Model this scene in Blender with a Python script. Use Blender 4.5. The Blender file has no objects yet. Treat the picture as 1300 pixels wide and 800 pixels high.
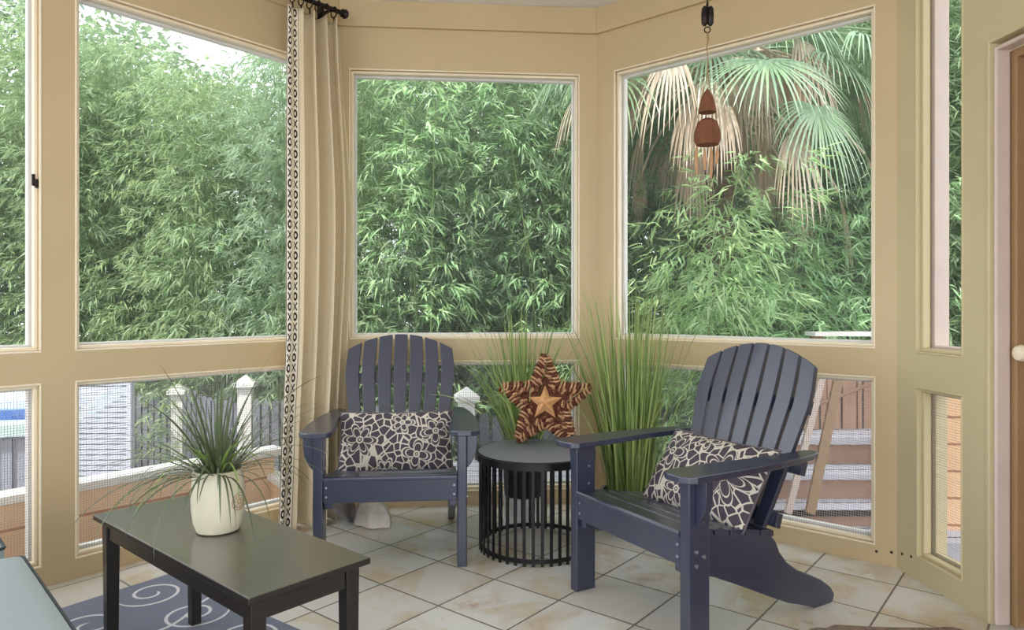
import bpy, math, random
from math import sin, cos, pi, radians, tan, sqrt, atan2, hypot
from mathutils import Vector, Matrix

random.seed(7)
SC = bpy.context.scene
COL = SC.collection
CAMZ = 1.15

# ------------------------------------------------------------------ helpers
class MB:
    """collects geometry with material slots and optional uv (metres)"""
    def __init__(s):
        s.v = []; s.f = []; s.m = []; s.uv = []
    def add(s, vs, fs, m=0, uvs=None):
        b = len(s.v); s.v += [tuple(p) for p in vs]
        for i, f in enumerate(fs):
            s.f.append(tuple(b + k for k in f)); s.m.append(m)
            s.uv.append(uvs[i] if uvs else None)
    def box(s, x0, x1, y0, y1, z0, z1, m=0, M=None):
        vs = [Vector((x, y, z)) for z in (z0, z1) for (x, y) in ((x0, y0), (x1, y0), (x1, y1), (x0, y1))]
        if M: vs = [M @ v for v in vs]
        s.add(vs, [(0, 3, 2, 1), (4, 5, 6, 7), (0, 1, 5, 4), (1, 2, 6, 5), (2, 3, 7, 6), (3, 0, 4, 7)], m)
    def prism(s, poly, a, b, axis='z', m=0, M=None):
        """extrude 2-D polygon; axis z: (x,y); x: (y,z) along x"""
        n = len(poly)
        def P(p, t):
            v = Vector((p[0], p[1], t)) if axis == 'z' else (Vector((t, p[0], p[1])) if axis == 'x' else Vector((p[0], t, p[1])))
            return M @ v if M else v
        vs = [P(p, a) for p in poly] + [P(p, b) for p in poly]
        fs = [tuple(range(n - 1, -1, -1)), tuple(range(n, 2 * n))] + [(i, (i + 1) % n, n + (i + 1) % n, n + i) for i in range(n)]
        s.add(vs, fs, m)
    def tube(s, pts, r, n=8, m=0, closed=False):
        pts = [Vector(p) for p in pts]
        rs = r if isinstance(r, (list, tuple)) else [r] * len(pts)
        N = len(pts); vs = []
        up = None
        for i, p in enumerate(pts):
            if closed: d = pts[(i + 1) % N] - pts[i - 1]
            else: d = pts[min(i + 1, N - 1)] - pts[max(i - 1, 0)]
            d.normalize()
            if up is None:
                up = Vector((0, 0, 1)) if abs(d.z) < .9 else Vector((1, 0, 0))
            a = d.cross(up)
            if a.length < 1e-5: a = d.orthogonal()
            a.normalize(); b = a.cross(d); b.normalize(); up = b
            for k in range(n):
                t = 2 * pi * k / n
                vs.append(p + (a * cos(t) + b * sin(t)) * rs[i])
        fs = []
        for i in range(N if closed else N - 1):
            j = (i + 1) % N
            for k in range(n):
                fs.append((i * n + k, i * n + (k + 1) % n, j * n + (k + 1) % n, j * n + k))
        if not closed:
            fs.append(tuple(range(n - 1, -1, -1))); fs.append(tuple(range((N - 1) * n, N * n)))
        s.add(vs, fs, m)
    def lathe(s, prof, n=40, m=0, c=(0, 0, 0)):
        vs = []
        for (r, z) in prof:
            for k in range(n):
                t = 2 * pi * k / n
                vs.append((c[0] + r * cos(t), c[1] + r * sin(t), c[2] + z))
        fs = []
        for i in range(len(prof) - 1):
            for k in range(n):
                fs.append((i * n + k, i * n + (k + 1) % n, (i + 1) * n + (k + 1) % n, (i + 1) * n + k))
        if prof[0][0] > 1e-4: fs.append(tuple(range(n - 1, -1, -1)))
        if prof[-1][0] > 1e-4: fs.append(tuple(range((len(prof) - 1) * n, len(prof) * n)))
        s.add(vs, fs, m)
    def strip(s, pts, side, w, m=0):
        """flat tapering blade"""
        vs = []
        for p, sd, ww in zip(pts, side, w):
            vs += [p - sd * ww, p + sd * ww]
        s.add(vs, [(2 * i, 2 * i + 1, 2 * i + 3, 2 * i + 2) for i in range(len(pts) - 1)], m)
    def mesh(s, name, mats, smooth=False, merge=False):
        me = bpy.data.meshes.new(name)
        me.from_pydata(s.v, [], s.f)
        for mt in (mats if isinstance(mats, (list, tuple)) else [mats]): me.materials.append(mt)
        me.polygons.foreach_set('material_index', s.m)
        if any(u for u in s.uv):
            uvl = me.uv_layers.new(name='UVMap')
            li = 0
            for pi_, f in enumerate(s.f):
                for k in range(len(f)):
                    if s.uv[pi_]: uvl.data[li].uv = s.uv[pi_][k]
                    li += 1
        if smooth:
            me.polygons.foreach_set('use_smooth', [True] * len(me.polygons))
        me.update()
        if smooth:
            try: me.set_sharp_from_angle(angle=radians(40))
            except Exception: pass
        return me
    def build(s, name, mats, parent=None, smooth=False, bevel=0, loc=None, rz=None):
        o = bpy.data.objects.new(name, s.mesh(name, mats, smooth)); COL.objects.link(o)
        if parent: o.parent = parent
        if loc: o.location = loc
        if rz: o.rotation_euler.z = rz
        if bevel:
            b = o.modifiers.new('bevel', 'BEVEL'); b.width = bevel; b.segments = 2; b.limit_method = 'ANGLE'; b.angle_limit = radians(40)
        return o

def tag(o, label=None, cat=None, group=None, kind=None):
    if label: o['label'] = label
    if cat: o['category'] = cat
    if group: o['group'] = group
    if kind: o['kind'] = kind
    return o
def empty(name, loc=(0, 0, 0), rz=0, label=None, cat=None, group=None, kind=None):
    o = bpy.data.objects.new(name, None); COL.objects.link(o); o.empty_display_size = .1
    o.location = loc; o.rotation_euler.z = rz
    return tag(o, label, cat, group, kind)
def inst(src, parent, loc=(0, 0, 0), rot=(0, 0, 0), sc=None):
    c = src.copy(); COL.objects.link(c); c.parent = parent
    c.location = loc; c.rotation_euler = rot
    if sc: c.scale = sc
    return c
def copy_tree(o, parent=None):
    c = o.copy(); COL.objects.link(c); c.parent = parent
    for ch in list(o.children): copy_tree(ch, c)
    return c

# ------------------------------------------------------------------ materials
def lin(c):
    return tuple(((x / 255) / 12.92 if x / 255 <= .04045 else ((x / 255 + .055) / 1.055) ** 2.4) for x in c) + (1,)
class NT:
    def __init__(s, name):
        s.mat = bpy.data.materials.new(name); s.mat.use_nodes = True
        s.nt = s.mat.node_tree; s.nt.nodes.clear()
        s.out = s.nt.nodes.new('ShaderNodeOutputMaterial')
        s.b = s.nt.nodes.new('ShaderNodeBsdfPrincipled')
        s.nt.links.new(s.b.outputs[0], s.out.inputs[0])
    def n(s, t, **kw):
        nd = s.nt.nodes.new(t)
        for k, v in kw.items(): setattr(nd, k, v)
        return nd
    def link(s, a, b): s.nt.links.new(a.s if isinstance(a, E) else a, b)
    def math(s, op, *a, clamp=False):
        nd = s.n('ShaderNodeMath', operation=op); nd.use_clamp = clamp
        for i, x in enumerate(a):
            if isinstance(x, E): s.link(x, nd.inputs[i])
            else: nd.inputs[i].default_value = x
        return E(s, nd.outputs[0])
    def mix(s, f, a, b, typ='MIX'):
        nd = s.n('ShaderNodeMix', data_type='RGBA', blend_type=typ)
        for sock, x in ((nd.inputs[0], f), (nd.inputs[6], a), (nd.inputs[7], b)):
            if isinstance(x, E): s.link(x, sock)
            else: sock.default_value = x
        return E(s, nd.outputs[2])
    def coords(s, kind='Object'):
        tc = s.n('ShaderNodeTexCoord'); sp = s.n('ShaderNodeSeparateXYZ')
        s.nt.links.new(tc.outputs[kind], sp.inputs[0])
        return [E(s, sp.outputs[i]) for i in range(3)], E(s, tc.outputs[kind])
    def noise(s, vec, scale, detail=3, rough=.5, color=False, dist=0):
        nd = s.n('ShaderNodeTexNoise'); nd.inputs['Scale'].default_value = scale
        nd.inputs['Detail'].default_value = detail; nd.inputs['Roughness'].default_value = rough
        nd.inputs['Distortion'].default_value = dist
        if vec is not None: s.link(vec, nd.inputs['Vector'])
        return E(s, nd.outputs[1 if color else 0])
    def vec(s, x, y, z=0.0):
        nd = s.n('ShaderNodeCombineXYZ')
        for i, q in enumerate((x, y, z)):
            if isinstance(q, E): s.link(q, nd.inputs[i])
            else: nd.inputs[i].default_value = q
        return E(s, nd.outputs[0])
    def bump(s, h, strength=.3, dist=.01):
        nd = s.n('ShaderNodeBump'); nd.inputs['Strength'].default_value = strength; nd.inputs['Distance'].default_value = dist
        s.link(h, nd.inputs['Height']); s.nt.links.new(nd.outputs[0], s.b.inputs['Normal'])
    def col(s, c):
        if isinstance(c, E): s.link(c, s.b.inputs['Base Color'])
        else: s.b.inputs['Base Color'].default_value = c
    def set(s, rough=.5, spec=.5, metal=0, trans=0, coat=0):
        s.b.inputs['Roughness'].default_value = rough; s.b.inputs['Specular IOR Level'].default_value = spec
        s.b.inputs['Metallic'].default_value = metal; s.b.inputs['Coat Weight'].default_value = coat
class E:
    def __init__(s, t, sock): s.t = t; s.s = sock
    def __add__(s, o): return s.t.math('ADD', s, o)
    def __radd__(s, o): return s.t.math('ADD', o, s)
    def __sub__(s, o): return s.t.math('SUBTRACT', s, o)
    def __rsub__(s, o): return s.t.math('SUBTRACT', o, s)
    def __mul__(s, o): return s.t.math('MULTIPLY', s, o)
    def __rmul__(s, o): return s.t.math('MULTIPLY', o, s)
    def __truediv__(s, o): return s.t.math('DIVIDE', s, o)
    def lt(s, o): return s.t.math('LESS_THAN', s, o)
    def gt(s, o): return s.t.math('GREATER_THAN', s, o)
    def abs(s): return s.t.math('ABSOLUTE', s)
    def frac(s): return s.t.math('FRACT', s)
    def floor(s): return s.t.math('FLOOR', s)
    def sqrt(s): return s.t.math('SQRT', s)
    def max(s, o): return s.t.math('MAXIMUM', s, o)
    def min(s, o): return s.t.math('MINIMUM', s, o)
    def cos(s): return s.t.math('COSINE', s)

def simple(name, rgb, rough=.5, spec=.5, metal=0, var=.06, vscale=8, bump=0, bscale=60, coat=0):
    t = NT(name); xyz, v = t.coords()
    c = lin(rgb); n = t.noise(v, vscale, 4)
    dark = tuple(x * (1 - var * 2.2) for x in c[:3]) + (1,); lite = tuple(min(1, x * (1 + var * 1.6)) for x in c[:3]) + (1,)
    t.col(t.mix(n, dark, lite)); t.set(rough, spec, metal, coat=coat)
    if bump: t.bump(t.noise(v, bscale, 3), bump, .004)
    return t.mat

M = {}
M['paint'] = simple('tan_paint', (200, 178, 140), .5, .4, var=.04, vscale=2.5, bump=.12, bscale=40)
M['paint_return_lit'] = simple('tan_paint_return_lit', (206, 192, 154), .55, .35, var=.04, vscale=2.5, bump=.12, bscale=40)  # tan paint with the return wall's differing light put into its colour
M['bead'] = simple('cream_bead_paint', (240, 226, 200), .45, .4, var=.03)
M['white_paint'] = simple('white_paint', (236, 234, 230), .5, .4, var=.03)
M['jamb'] = simple('pale_jamb_paint', (214, 196, 186), .5, .4, var=.05)
M['jamb_brown'] = simple('brown_jamb_paint', (160, 128, 92), .5, .4, var=.05)
M['door_brown'] = simple('brown_door', (140, 98, 62), .45, .4, var=.08)
M['dark_metal'] = simple('dark_bronze', (44, 34, 32), .4, .5, .6)
M['black_metal'] = simple('black_metal', (26, 26, 29), .38, .5, .2)
M['steel'] = simple('steel', (190, 195, 205), .3, .5, .9)
M['bronze_wood'] = simple('espresso_wood', (40, 36, 33), .33, .5, var=.1)
M['navy'] = simple('navy_poly_lumber', (42, 48, 72), .31, 1.0, var=.05, vscale=30, bump=.06, bscale=220, coat=.25)
M['soil'] = simple('soil', (48, 40, 32), .95, .1, var=.3, vscale=60)
M['brown_core'] = simple('brown_clay', (128, 84, 62), .8, .2, var=.15, vscale=40, bump=.3)

# table top: dark stain with a satin sheen
t = NT('satin_dark_top'); xyz, v = t.coords()
g = t.noise(t.vec(xyz[0] * 3.0, xyz[1] * 40.0, 0.0), 3, 4)
t.col(t.mix(g, lin((66, 66, 58)), lin((96, 92, 80)))); t.set(.3, 1.0, coat=.7); t.b.inputs['Coat Roughness'].default_value = .2
M['table_top'] = t.mat
t = NT('grey_disc_top'); xyz, v = t.coords()
t.col(t.mix(t.noise(v, 12, 4), lin((118, 126, 136)), lin((140, 148, 158)))); t.set(.32, .6)
M['disc_top'] = t.mat

# floor tiles
t = NT('stone_tile'); xyz, v = t.coords()
a = radians(-39); S = .33
U = (xyz[0] * cos(a) + xyz[1] * sin(a)) / S - .2604
V = (xyz[0] * -sin(a) + xyz[1] * cos(a)) / S + .2665
fu = (U.frac() - .5).abs(); fv = (V.frac() - .5).abs()
d = .5 - fu.max(fv)                       # distance to the joint, in tiles
wob = (t.noise(v, 60, 2) - .5) * .006
grout = (d + wob).lt(.0115)
wn = t.n('ShaderNodeTexWhiteNoise', noise_dimensions='2D'); t.link(t.vec(U.floor(), V.floor()), wn.inputs['Vector'])
rnd = E(t, wn.outputs[0])
off = t.n('ShaderNodeVectorMath', operation='MULTIPLY_ADD'); t.link(v, off.inputs[0]); off.inputs[1].default_value = (1, 1, 1)
t.link(E(t, wn.outputs[1]), off.inputs[2])
vv = E(t, off.outputs[0])
n1 = t.noise(vv, 3.2, 5, .6, dist=.6); n2 = t.noise(vv, 14, 4, .6)
ramp = t.math('SMOOTH_MIN', n1 * rnd * 2.2, 1.0, .2)
base = t.mix(rnd, lin((204, 200, 192)), lin((226, 225, 222)))
warm = t.mix(n2, lin((190, 166, 128)), lin((210, 194, 164)))
sel = t.math('MULTIPLY', (n1 - .46) * 5.0, (rnd.gt(.3)) * .85 + .15, clamp=True)
c = t.mix(sel, base, warm)
rust = t.math('MULTIPLY', (t.noise(vv, 5, 4, .6) - .60) * 7.0, rnd.gt(.6), clamp=True)
c = t.mix(rust * .7, c, lin((168, 118, 76)))
c = t.mix((n2 - .5) * .5, c, lin((240, 240, 240)), 'MULTIPLY')
c = t.mix(grout, c, lin((112, 106, 98)))
t.col(c); t.set(.3, .5)
rr = t.math('MULTIPLY_ADD', n2, .25, .2); t.link(rr, t.b.inputs['Roughness'])
t.bump((t.math('MINIMUM', d, .03) * 30.0) + n2 * .25, .25, .004)
M['tile'] = t.mat

# ceiling boards
t = NT('ceiling_boards'); xyz, v = t.coords()
w = (xyz[1] * 11.0).frac()
t.col(t.mix(w.lt(.06), lin((232, 230, 228)), lin((190, 188, 184)))); t.set(.6, .3)
M['ceiling'] = t.mat

# insect screen: a fine net of wires, clear between them
def screen_mat(name, pitch, wire, rgb, irregular=0.0):
    t = NT(name); xyz, v = t.coords('UV')
    x = (xyz[0] / pitch); y = (xyz[1] / pitch)
    nx = t.noise(t.vec(x.floor(), 0.0, 0.0), .37, 2) ; ny = t.noise(t.vec(0.0, y.floor(), 0.0), .37, 2)
    wx = nx * wire * 2 / pitch; wy = ny * wire * 2 / pitch
    mask = (x.frac()).lt(wx).max((y.frac()).lt(wy))
    tr = t.n('ShaderNodeBsdfTransparent'); mx = t.n('ShaderNodeMixShader')
    t.link(mask, mx.inputs[0]); t.nt.links.new(tr.outputs[0], mx.inputs[1]); t.nt.links.new(t.b.outputs[0], mx.inputs[2])
    t.nt.links.new(mx.outputs[0], t.out.inputs[0])
    t.col(lin(rgb)); t.set(.5, .3)
    return t.mat
M['screen'] = screen_mat('pet_screen', .0105, .0017, (168, 168, 172))
M['fine_screen'] = screen_mat('fine_screen', .004, .00022, (150, 155, 155))

# foliage
def leaf_mat(name, c1, c2, c3, transl=.35, rough=.45, spec=.4):
    t = NT(name)
    gi = t.n('ShaderNodeNewGeometry'); oi = t.n('ShaderNodeObjectInfo')
    r = E(t, gi.outputs['Random Per Island']); ro = E(t, oi.outputs['Random'])
    c = t.mix(r, lin(c1), lin(c2)); c = t.mix((ro * .5) + (r * 7.13).frac() * .35, c, lin(c3))
    t.col(c); t.set(rough, spec)
    tl = t.n('ShaderNodeBsdfTranslucent'); t.link(c, tl.inputs[0])
    mx = t.n('ShaderNodeMixShader'); mx.inputs[0].default_value = transl
    t.nt.links.new(t.b.outputs[0], mx.inputs[1]); t.nt.links.new(tl.outputs[0], mx.inputs[2]); t.nt.links.new(mx.outputs[0], t.out.inputs[0])
    return t.mat
M['bamboo_leaf'] = leaf_mat('bamboo_leaf', (122, 152, 88), (184, 202, 148), (140, 166, 146), .45)
M['bamboo_light'] = leaf_mat('light_bamboo_leaf', (156, 192, 120), (204, 222, 172), (160, 205, 160))
M['bamboo_stem'] = simple('bamboo_stem', (112, 132, 82), .5, .4, var=.2)
M['tree_leaf'] = leaf_mat('tree_leaf', (100, 124, 80), (150, 170, 122), (130, 152, 144), .45)
M['bark'] = simple('bark', (104, 92, 78), .9, .1, var=.3, vscale=20, bump=.6, bscale=30)
M['palm_leaf'] = leaf_mat('palm_leaf', (110, 148, 96), (166, 188, 140), (140, 170, 150), .25, .3, .7)
M['palm_dead'] = leaf_mat('dead_palm_leaf', (210, 190, 168), (234, 224, 212), (188, 158, 132), .25, .7, .2)
M['grass_blade'] = leaf_mat('grass_blade', (84, 118, 56), (200, 214, 138), (122, 150, 84), .3)
M['dracaena'] = leaf_mat('dark_strap_leaf', (74, 92, 62), (124, 146, 92), (96, 100, 86), .2, .4, .5)
M['pale_blade'] = leaf_mat('pale_strap_leaf', (150, 182, 96), (182, 204, 128), (140, 170, 90), .3)

def wood(name, c1, c2, sx=2.0, sy=2.0, sz=2.0, board=None, axis=2, gap=(60, 50, 44)):
    t = NT(name); xyz, v = t.coords()
    n = t.noise(t.vec(xyz[0] * sx, xyz[1] * sy, xyz[2] * sz), 4, 4, .6)
    c = t.mix(n, lin(c1), lin(c2))
    if board:
        fr = (xyz[axis] / board).frac(); c = t.mix(fr.lt(.09), c, lin(gap))
    t.col(c); t.set(.75, .2); return t.mat
M['orange_wood'] = wood('cedar_boards', (240, 194, 148), (246, 214, 176), 4, 4, .6, .14, 2, (180, 120, 84))
M['brown_wood'] = wood('brown_fence_boards', (170, 132, 108), (200, 164, 138), 4, 4, .6, .14, 0)
M['deck'] = wood('grey_deck_boards', (176, 174, 184), (212, 210, 220), 2, 20, 2, .14, 1)
M['grey_picket'] = wood('grey_pickets', (96, 99, 106), (126, 130, 138), 8, 8, 1)
M['step_wood'] = wood('step_wood', (150, 116, 96), (178, 142, 120), 2, 10, 4)
M['ground'] = simple('mulch_ground', (120, 108, 90), .95, .1, var=.3, vscale=12)

# cushion cloth
def cloth(name, c1, rough=.9, weave=900, bump=.15):
    t = NT(name); xyz, v = t.coords()
    n = t.noise(v, weave, 2); t.col(t.mix(n, tuple(x * .82 for x in lin(c1)[:3]) + (1,), lin(c1))); t.set(rough, .15)
    t.b.inputs['Sheen Weight'].default_value = .15
    t.bump(n, bump, .001); return t.mat
M['teal_cloth'] = cloth('teal_grey_canvas', (160, 174, 178))
M['dark_piping'] = cloth('dark_piping', (60, 68, 72))
M['grey_piping'] = cloth('grey_piping', (104, 98, 104))
M['wicker_dark'] = simple('dark_wicker', (40, 38, 38), .6, .4, var=.3, vscale=80, bump=.6, bscale=120)

# pillow cloth with looped flowers and a net of lines (woven pattern)
def pillow_mat(name, flowers):
    t = NT(name); xyz, v = t.coords('UV'); x, y = xyz[0], xyz[1]
    vo = t.n('ShaderNodeTexVoronoi', feature='DISTANCE_TO_EDGE'); vo.inputs['Scale'].default_value = 25
    t.link(t.vec(x, y, 0.0), vo.inputs['Vector'])
    line = E(t, vo.outputs[0]).lt(.062)
    for (fx, fy, R, n, ph) in flowers:
        dx = x - fx; dy = y - fy; r = (dx * dx + dy * dy).sqrt(); th = t.math('ARCTAN2', dy, dx)
        k = ((th * (n / 2.0) + ph).cos()).abs()
        out = k * (R * .72) + R * .28
        w = .0042
        ins = r.lt(out + w)
        ring = (r - out).abs().lt(w).max((r - out * .74).abs().lt(w * .8)).max((r - R * .17).abs().lt(w * .9)).max(r.lt(R * .06))
        line = line * (1.0 - ins) + ring * ins
    n2 = t.noise(t.vec(x, y, 0.0), 700, 2)
    c = t.mix(line.min(1.0), lin((84, 78, 86)), lin((222, 214, 200)))
    c = t.mix(n2 * .35, c, lin((140, 132, 140)), 'MULTIPLY')
    t.col(c); t.set(.85, .15); t.bump(line, .25, .002); return t.mat
M['pillow_a'] = pillow_mat('looped_flower_cloth_a', [(-.17, .005, .085, 6, .3), (.03, .085, .06, 5, .0), (.19, .045, .075, 5, .9), (.10, -.07, .07, 4, .4), (-.05, -.14, .06, 6, 0)])
M['pillow_b'] = pillow_mat('looped_flower_cloth_b', [(.13, -.0, .115, 7, .3), (-.17, .05, .09, 5, .2), (-.02, .13, .06, 5, .0), (-.06, -.10, .07, 6, .4)])

# curtain cloth: X O border along one edge, in uv metres
t = NT('curtain_cloth'); xyz, v = t.coords('UV'); u, vv = xyz[0], xyz[1]
cell = .052
row = (vv / cell).floor(); fy = ((vv / cell).frac() - .5) * cell
def xo(u0, ph):
    dx = u - u0
    odd = (((row + ph) * .5).frac()).gt(.25)
    ex = dx / .0135; ey = fy / .0165; rr = (ex * ex + ey * ey).sqrt()
    O = (rr - 1.0).abs().lt(.36)
    X = ((dx.abs() * 1.25) - fy.abs()).abs().lt(.0062) * dx.abs().lt(.019) * fy.abs().lt(.02)
    return O * odd + X * (1.0 - odd)
line = xo(.030, 0.0).max(xo(.104, 1.0)).max((u - .0035).abs().lt(.0022)).max((u - .135).abs().lt(.0015))
inb = u.lt(.062) + u.gt(.078) * u.lt(.131)
wv = t.noise(t.vec(u * 1.0, vv * .02, 0.0), 60, 3)
c = t.mix(inb.min(1.0), lin((234, 220, 190)), lin((244, 238, 224)))
c = t.mix(wv * .5, c, lin((222, 206, 174)))
c = t.mix(line.min(1.0), c, lin((50, 34, 30)))
t.col(c); t.set(.85, .15)
tl = t.n('ShaderNodeBsdfTranslucent'); t.link(c, tl.inputs[0]); mx = t.n('ShaderNodeMixShader'); mx.inputs[0].default_value = .10
t.nt.links.new(t.b.outputs[0], mx.inputs[1]); t.nt.links.new(tl.outputs[0], mx.inputs[2]); t.nt.links.new(mx.outputs[0], t.out.inputs[0])
M['curtain'] = t.mat

# rug: slate blue with white scrolls
t = NT('scroll_rug'); xyz, v = t.coords(); x, y = xyz[0], xyz[1]
line = None
spirals = []
for (i, j) in [(a_, b_) for a_ in range(5) for b_ in range(5)]:
    spirals.append((.14 + i * .31 + (.1 if j % 2 else 0), -.15 - j * .27, 1 if (i + j) % 2 else -1, (i * 1.9 + j * 2.7) % 6.28))
for (sx_, sy_, hand, ph) in spirals:
    dx = x - sx_; dy = y - sy_; r = (dx * dx + dy * dy).sqrt(); th = t.math('ARCTAN2', dy, dx)
    p = .072
    fr = ((r / p) - (th * (hand / (2 * pi))) + ph).frac()
    L = (fr - .5).abs().lt(.085) * r.lt(.125) * r.gt(.022)
    line = L if line is None else line.max(L)
wav = (y + .34 * 1.5 + (x * 9.0).cos() * .07).abs().lt(.007)
wav2 = (x - .42 + (y * 11.0).cos() * .06).abs().lt(.007)
line = line.max(wav).max(wav2)
pile = t.noise(v, 500, 2)
c = t.mix(line, lin((138, 143, 160)), lin((240, 238, 242)))
c = t.mix(pile * .5, c, lin((150, 150, 160)), 'MULTIPLY')
t.col(c); t.set(.95, .1); t.bump(pile + line * 1.0, .4, .003)
M['rug'] = t.mat
t = NT('shag_mat'); xyz, v = t.coords(); n = t.noise(v, 40, 4, .7)
t.col(t.mix(n, lin((84, 66, 56)), lin((190, 172, 156)))); t.set(.95, .1); t.bump(n, .8, .02)
M['mat'] = t.mat

# ------------------------------------------------------------------ the bay: plan
DEL = radians(4.637)
CL = Vector((-.979, 3.930)); CR = Vector((.494, 4.050))
aL = DEL + pi / 4; aR = DEL - pi / 4; aE = DEL - pi / 2
dL = Vector((cos(aL), sin(aL))); dC = Vector((cos(DEL), sin(DEL))); dR = Vector((cos(aR), sin(aR))); dE = Vector((cos(aE), sin(aE)))
RR = CR + dR * 1.557
LEFT_LEN = 2.75
P_L0 = CL - dL * LEFT_LEN
def frame(P, d):
    """wall coordinates: x along, y outward, z up"""
    n = Vector((-d.y, d.x))
    return Matrix(((d.x, n.x, 0, P.x), (d.y, n.y, 0, P.y), (0, 0, 1, 0), (0, 0, 0, 1)))
T = .10; MT = tan(radians(22.5))
Z_CE = 2.864; Z_CR = 2.718; Z_OT = 2.478; Z_SL = .963; Z_RB = .823; Z_BO = .090

def wall(name, P, d, length, openings, mat, m0=0, m1=0, ztop=Z_OT, T=T):
    """openings: (s0,s1,z0,z1) in two tiers; solid elsewhere, one mesh"""
    F = frame(P, d); mb = MB()
    def seg(s0, s1, z0, z1):
        e0 = m0 * T if s0 == 0 else 0; e1 = m1 * T if s1 == length else 0
        poly = [(s0, 0), (s1, 0), (s1 + e1, T), (s0 - e0, T)]
        mb.prism(poly, z0, z1, 'z', 0, F)
    xs = sorted({0, length} | {o[0] for o in openings} | {o[1] for o in openings})
    for a_, b_ in zip(xs[:-1], xs[1:]):
        mid = (a_ + b_) / 2
        op = sorted([o for o in openings if o[0] < mid < o[1]], key=lambda o: o[2])
        z = 0
        for o in op:
            if o[2] > z + 1e-4: seg(a_, b_, z, o[2])
            z = o[3]
        seg(a_, b_, z, Z_CE)
    o = mb.build(name, mat); tag(o, kind='structure'); return F

WIN = [0]
def window(F, s0, s1, z0, z1, coarse, white_top=True, bead_m='bead', T=T, sf='white_paint', sdep=None):
    WIN[0] += 1
    root = empty('window_%d' % WIN[0], tuple(F @ Vector(((s0 + s1) / 2, 0, z0)))); tag(root, kind='structure')
    Fi = Matrix.Translation(-root.location) @ F
    b = MB(); w = .008; p = -.004
    # rounded inner bead standing a little proud of the wall face
    for (a_, b_, c_, e_) in ((s0 - w, s1 + w, z1, z1 + w), (s0 - w, s1 + w, z0 - w, z0), (s0 - w, s0, z0, z1), (s1, s1 + w, z0, z1)):
        b.box(a_, b_, p, .004, c_, e_, 0, Fi)
    # stop inside the opening
    q = .014
    for (a_, b_, c_, e_) in ((s0, s1, z1 - q, z1), (s0, s1, z0, z0 + q), (s0, s0 + q, z0 + q, z1 - q), (s1 - q, s1, z0 + q, z1 - q)):
        b.box(a_, b_, .018, .05, c_, e_, 0, Fi)
    b.build('window_frame', M[bead_m], root, bevel=.003)
    b = MB(); q2 = .024
    for (a_, b_, c_, e_) in ((s0, s1, z1 - q2, z1), (s0, s1, z0, z0 + q2), (s0, s0 + q2, z0 + q2, z1 - q2), (s1 - q2, s1, z0 + q2, z1 - q2)):
        b.box(a_, b_, .062, sdep or T - .004, c_, e_, 0, Fi)
    b.build('screen_frame', M[sf], root, bevel=.002)
    s = MB()
    vs = [Fi @ Vector(p_) for p_ in ((s0, .056, z0), (s1, .056, z0), (s1, .056, z1), (s0, .056, z1))]
    s.add(vs, [(0, 1, 2, 3)], 0, [[(s0, z0), (s1, z0), (s1, z1), (s0, z1)]])
    s.build('screen', M['screen' if coarse else 'fine_screen'], root)
    return root

def two(a_, b_): return [(a_, b_, Z_BO, Z_RB), (a_, b_, Z_SL, Z_OT)]
L = LEFT_LEN
opsL = two(L - 2.62, L - 1.448) + two(L - 1.311, L - .115)
FL = wall('wall_left', P_L0, dL, L, opsL, M['paint'], 0, MT)
opsC = two(.068, (CR - CL).length - .111)
FC = wall('wall_back', CL, dC, (CR - CL).length, opsC, M['paint'], MT, MT)
opsR = two(.123, 1.463)
FR = wall('wall_right', CR, dR, 1.557, opsR, M['paint'], MT, MT)
opsE = [(.136, .387, .10, .80), (.130, .390, .955, 2.66), (.535, 1.40, .0, 2.09)]
FE = wall('wall_right_return', RR, dE, 2.6, opsE, M['paint_return_lit'], MT, 0, T=.13)
for F, ops in ((FL, opsL), (FC, opsC), (FR, opsR)):
    for o in ops: window(F, *o, coarse=o[2] < .5)
lw_ = [o for o in SC.objects if o.name == 'window_2'][0]
Fl = Matrix.Translation(-lw_.location) @ FL
mb = MB(); xk = L - 1.448; mb.box(xk - .012, xk - .001, .006, .04, 1.625, 1.66, 0, Fl); mb.box(xk - .022, xk - .010, .012, .02, 1.632, 1.68, 0, Fl)
mb.build('latch', M['dark_metal'], lw_, bevel=.002)
window(FE, *opsE[0], coarse=True, bead_m='paint_return_lit', T=.13, sf='paint_return_lit', sdep=.075)
window(FE, *opsE[1], coarse=False, bead_m='paint_return_lit', T=.13, sf='jamb')

# header boards under the ceiling (mitred)
def header(name, F, length, m0, m1, mat):
    mb = MB(); q = .022
    mb.prism([(0 + q * m0, -q), (length - q * m1, -q), (length, 0), (0, 0)], Z_CR, Z_CE, 'z', 0, F)
    tag(mb.build(name, mat, bevel=.002), kind='structure')
header('trim_1', FL, L, 0, MT, M['paint']); header('trim_2', FC, (CR - CL).length, MT, MT, M['paint'])
header('trim_3', FR, 1.557, MT, MT, M['paint']); header('trim_4', FE, 2.6, MT, 0, M['paint_return_lit'])

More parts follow.
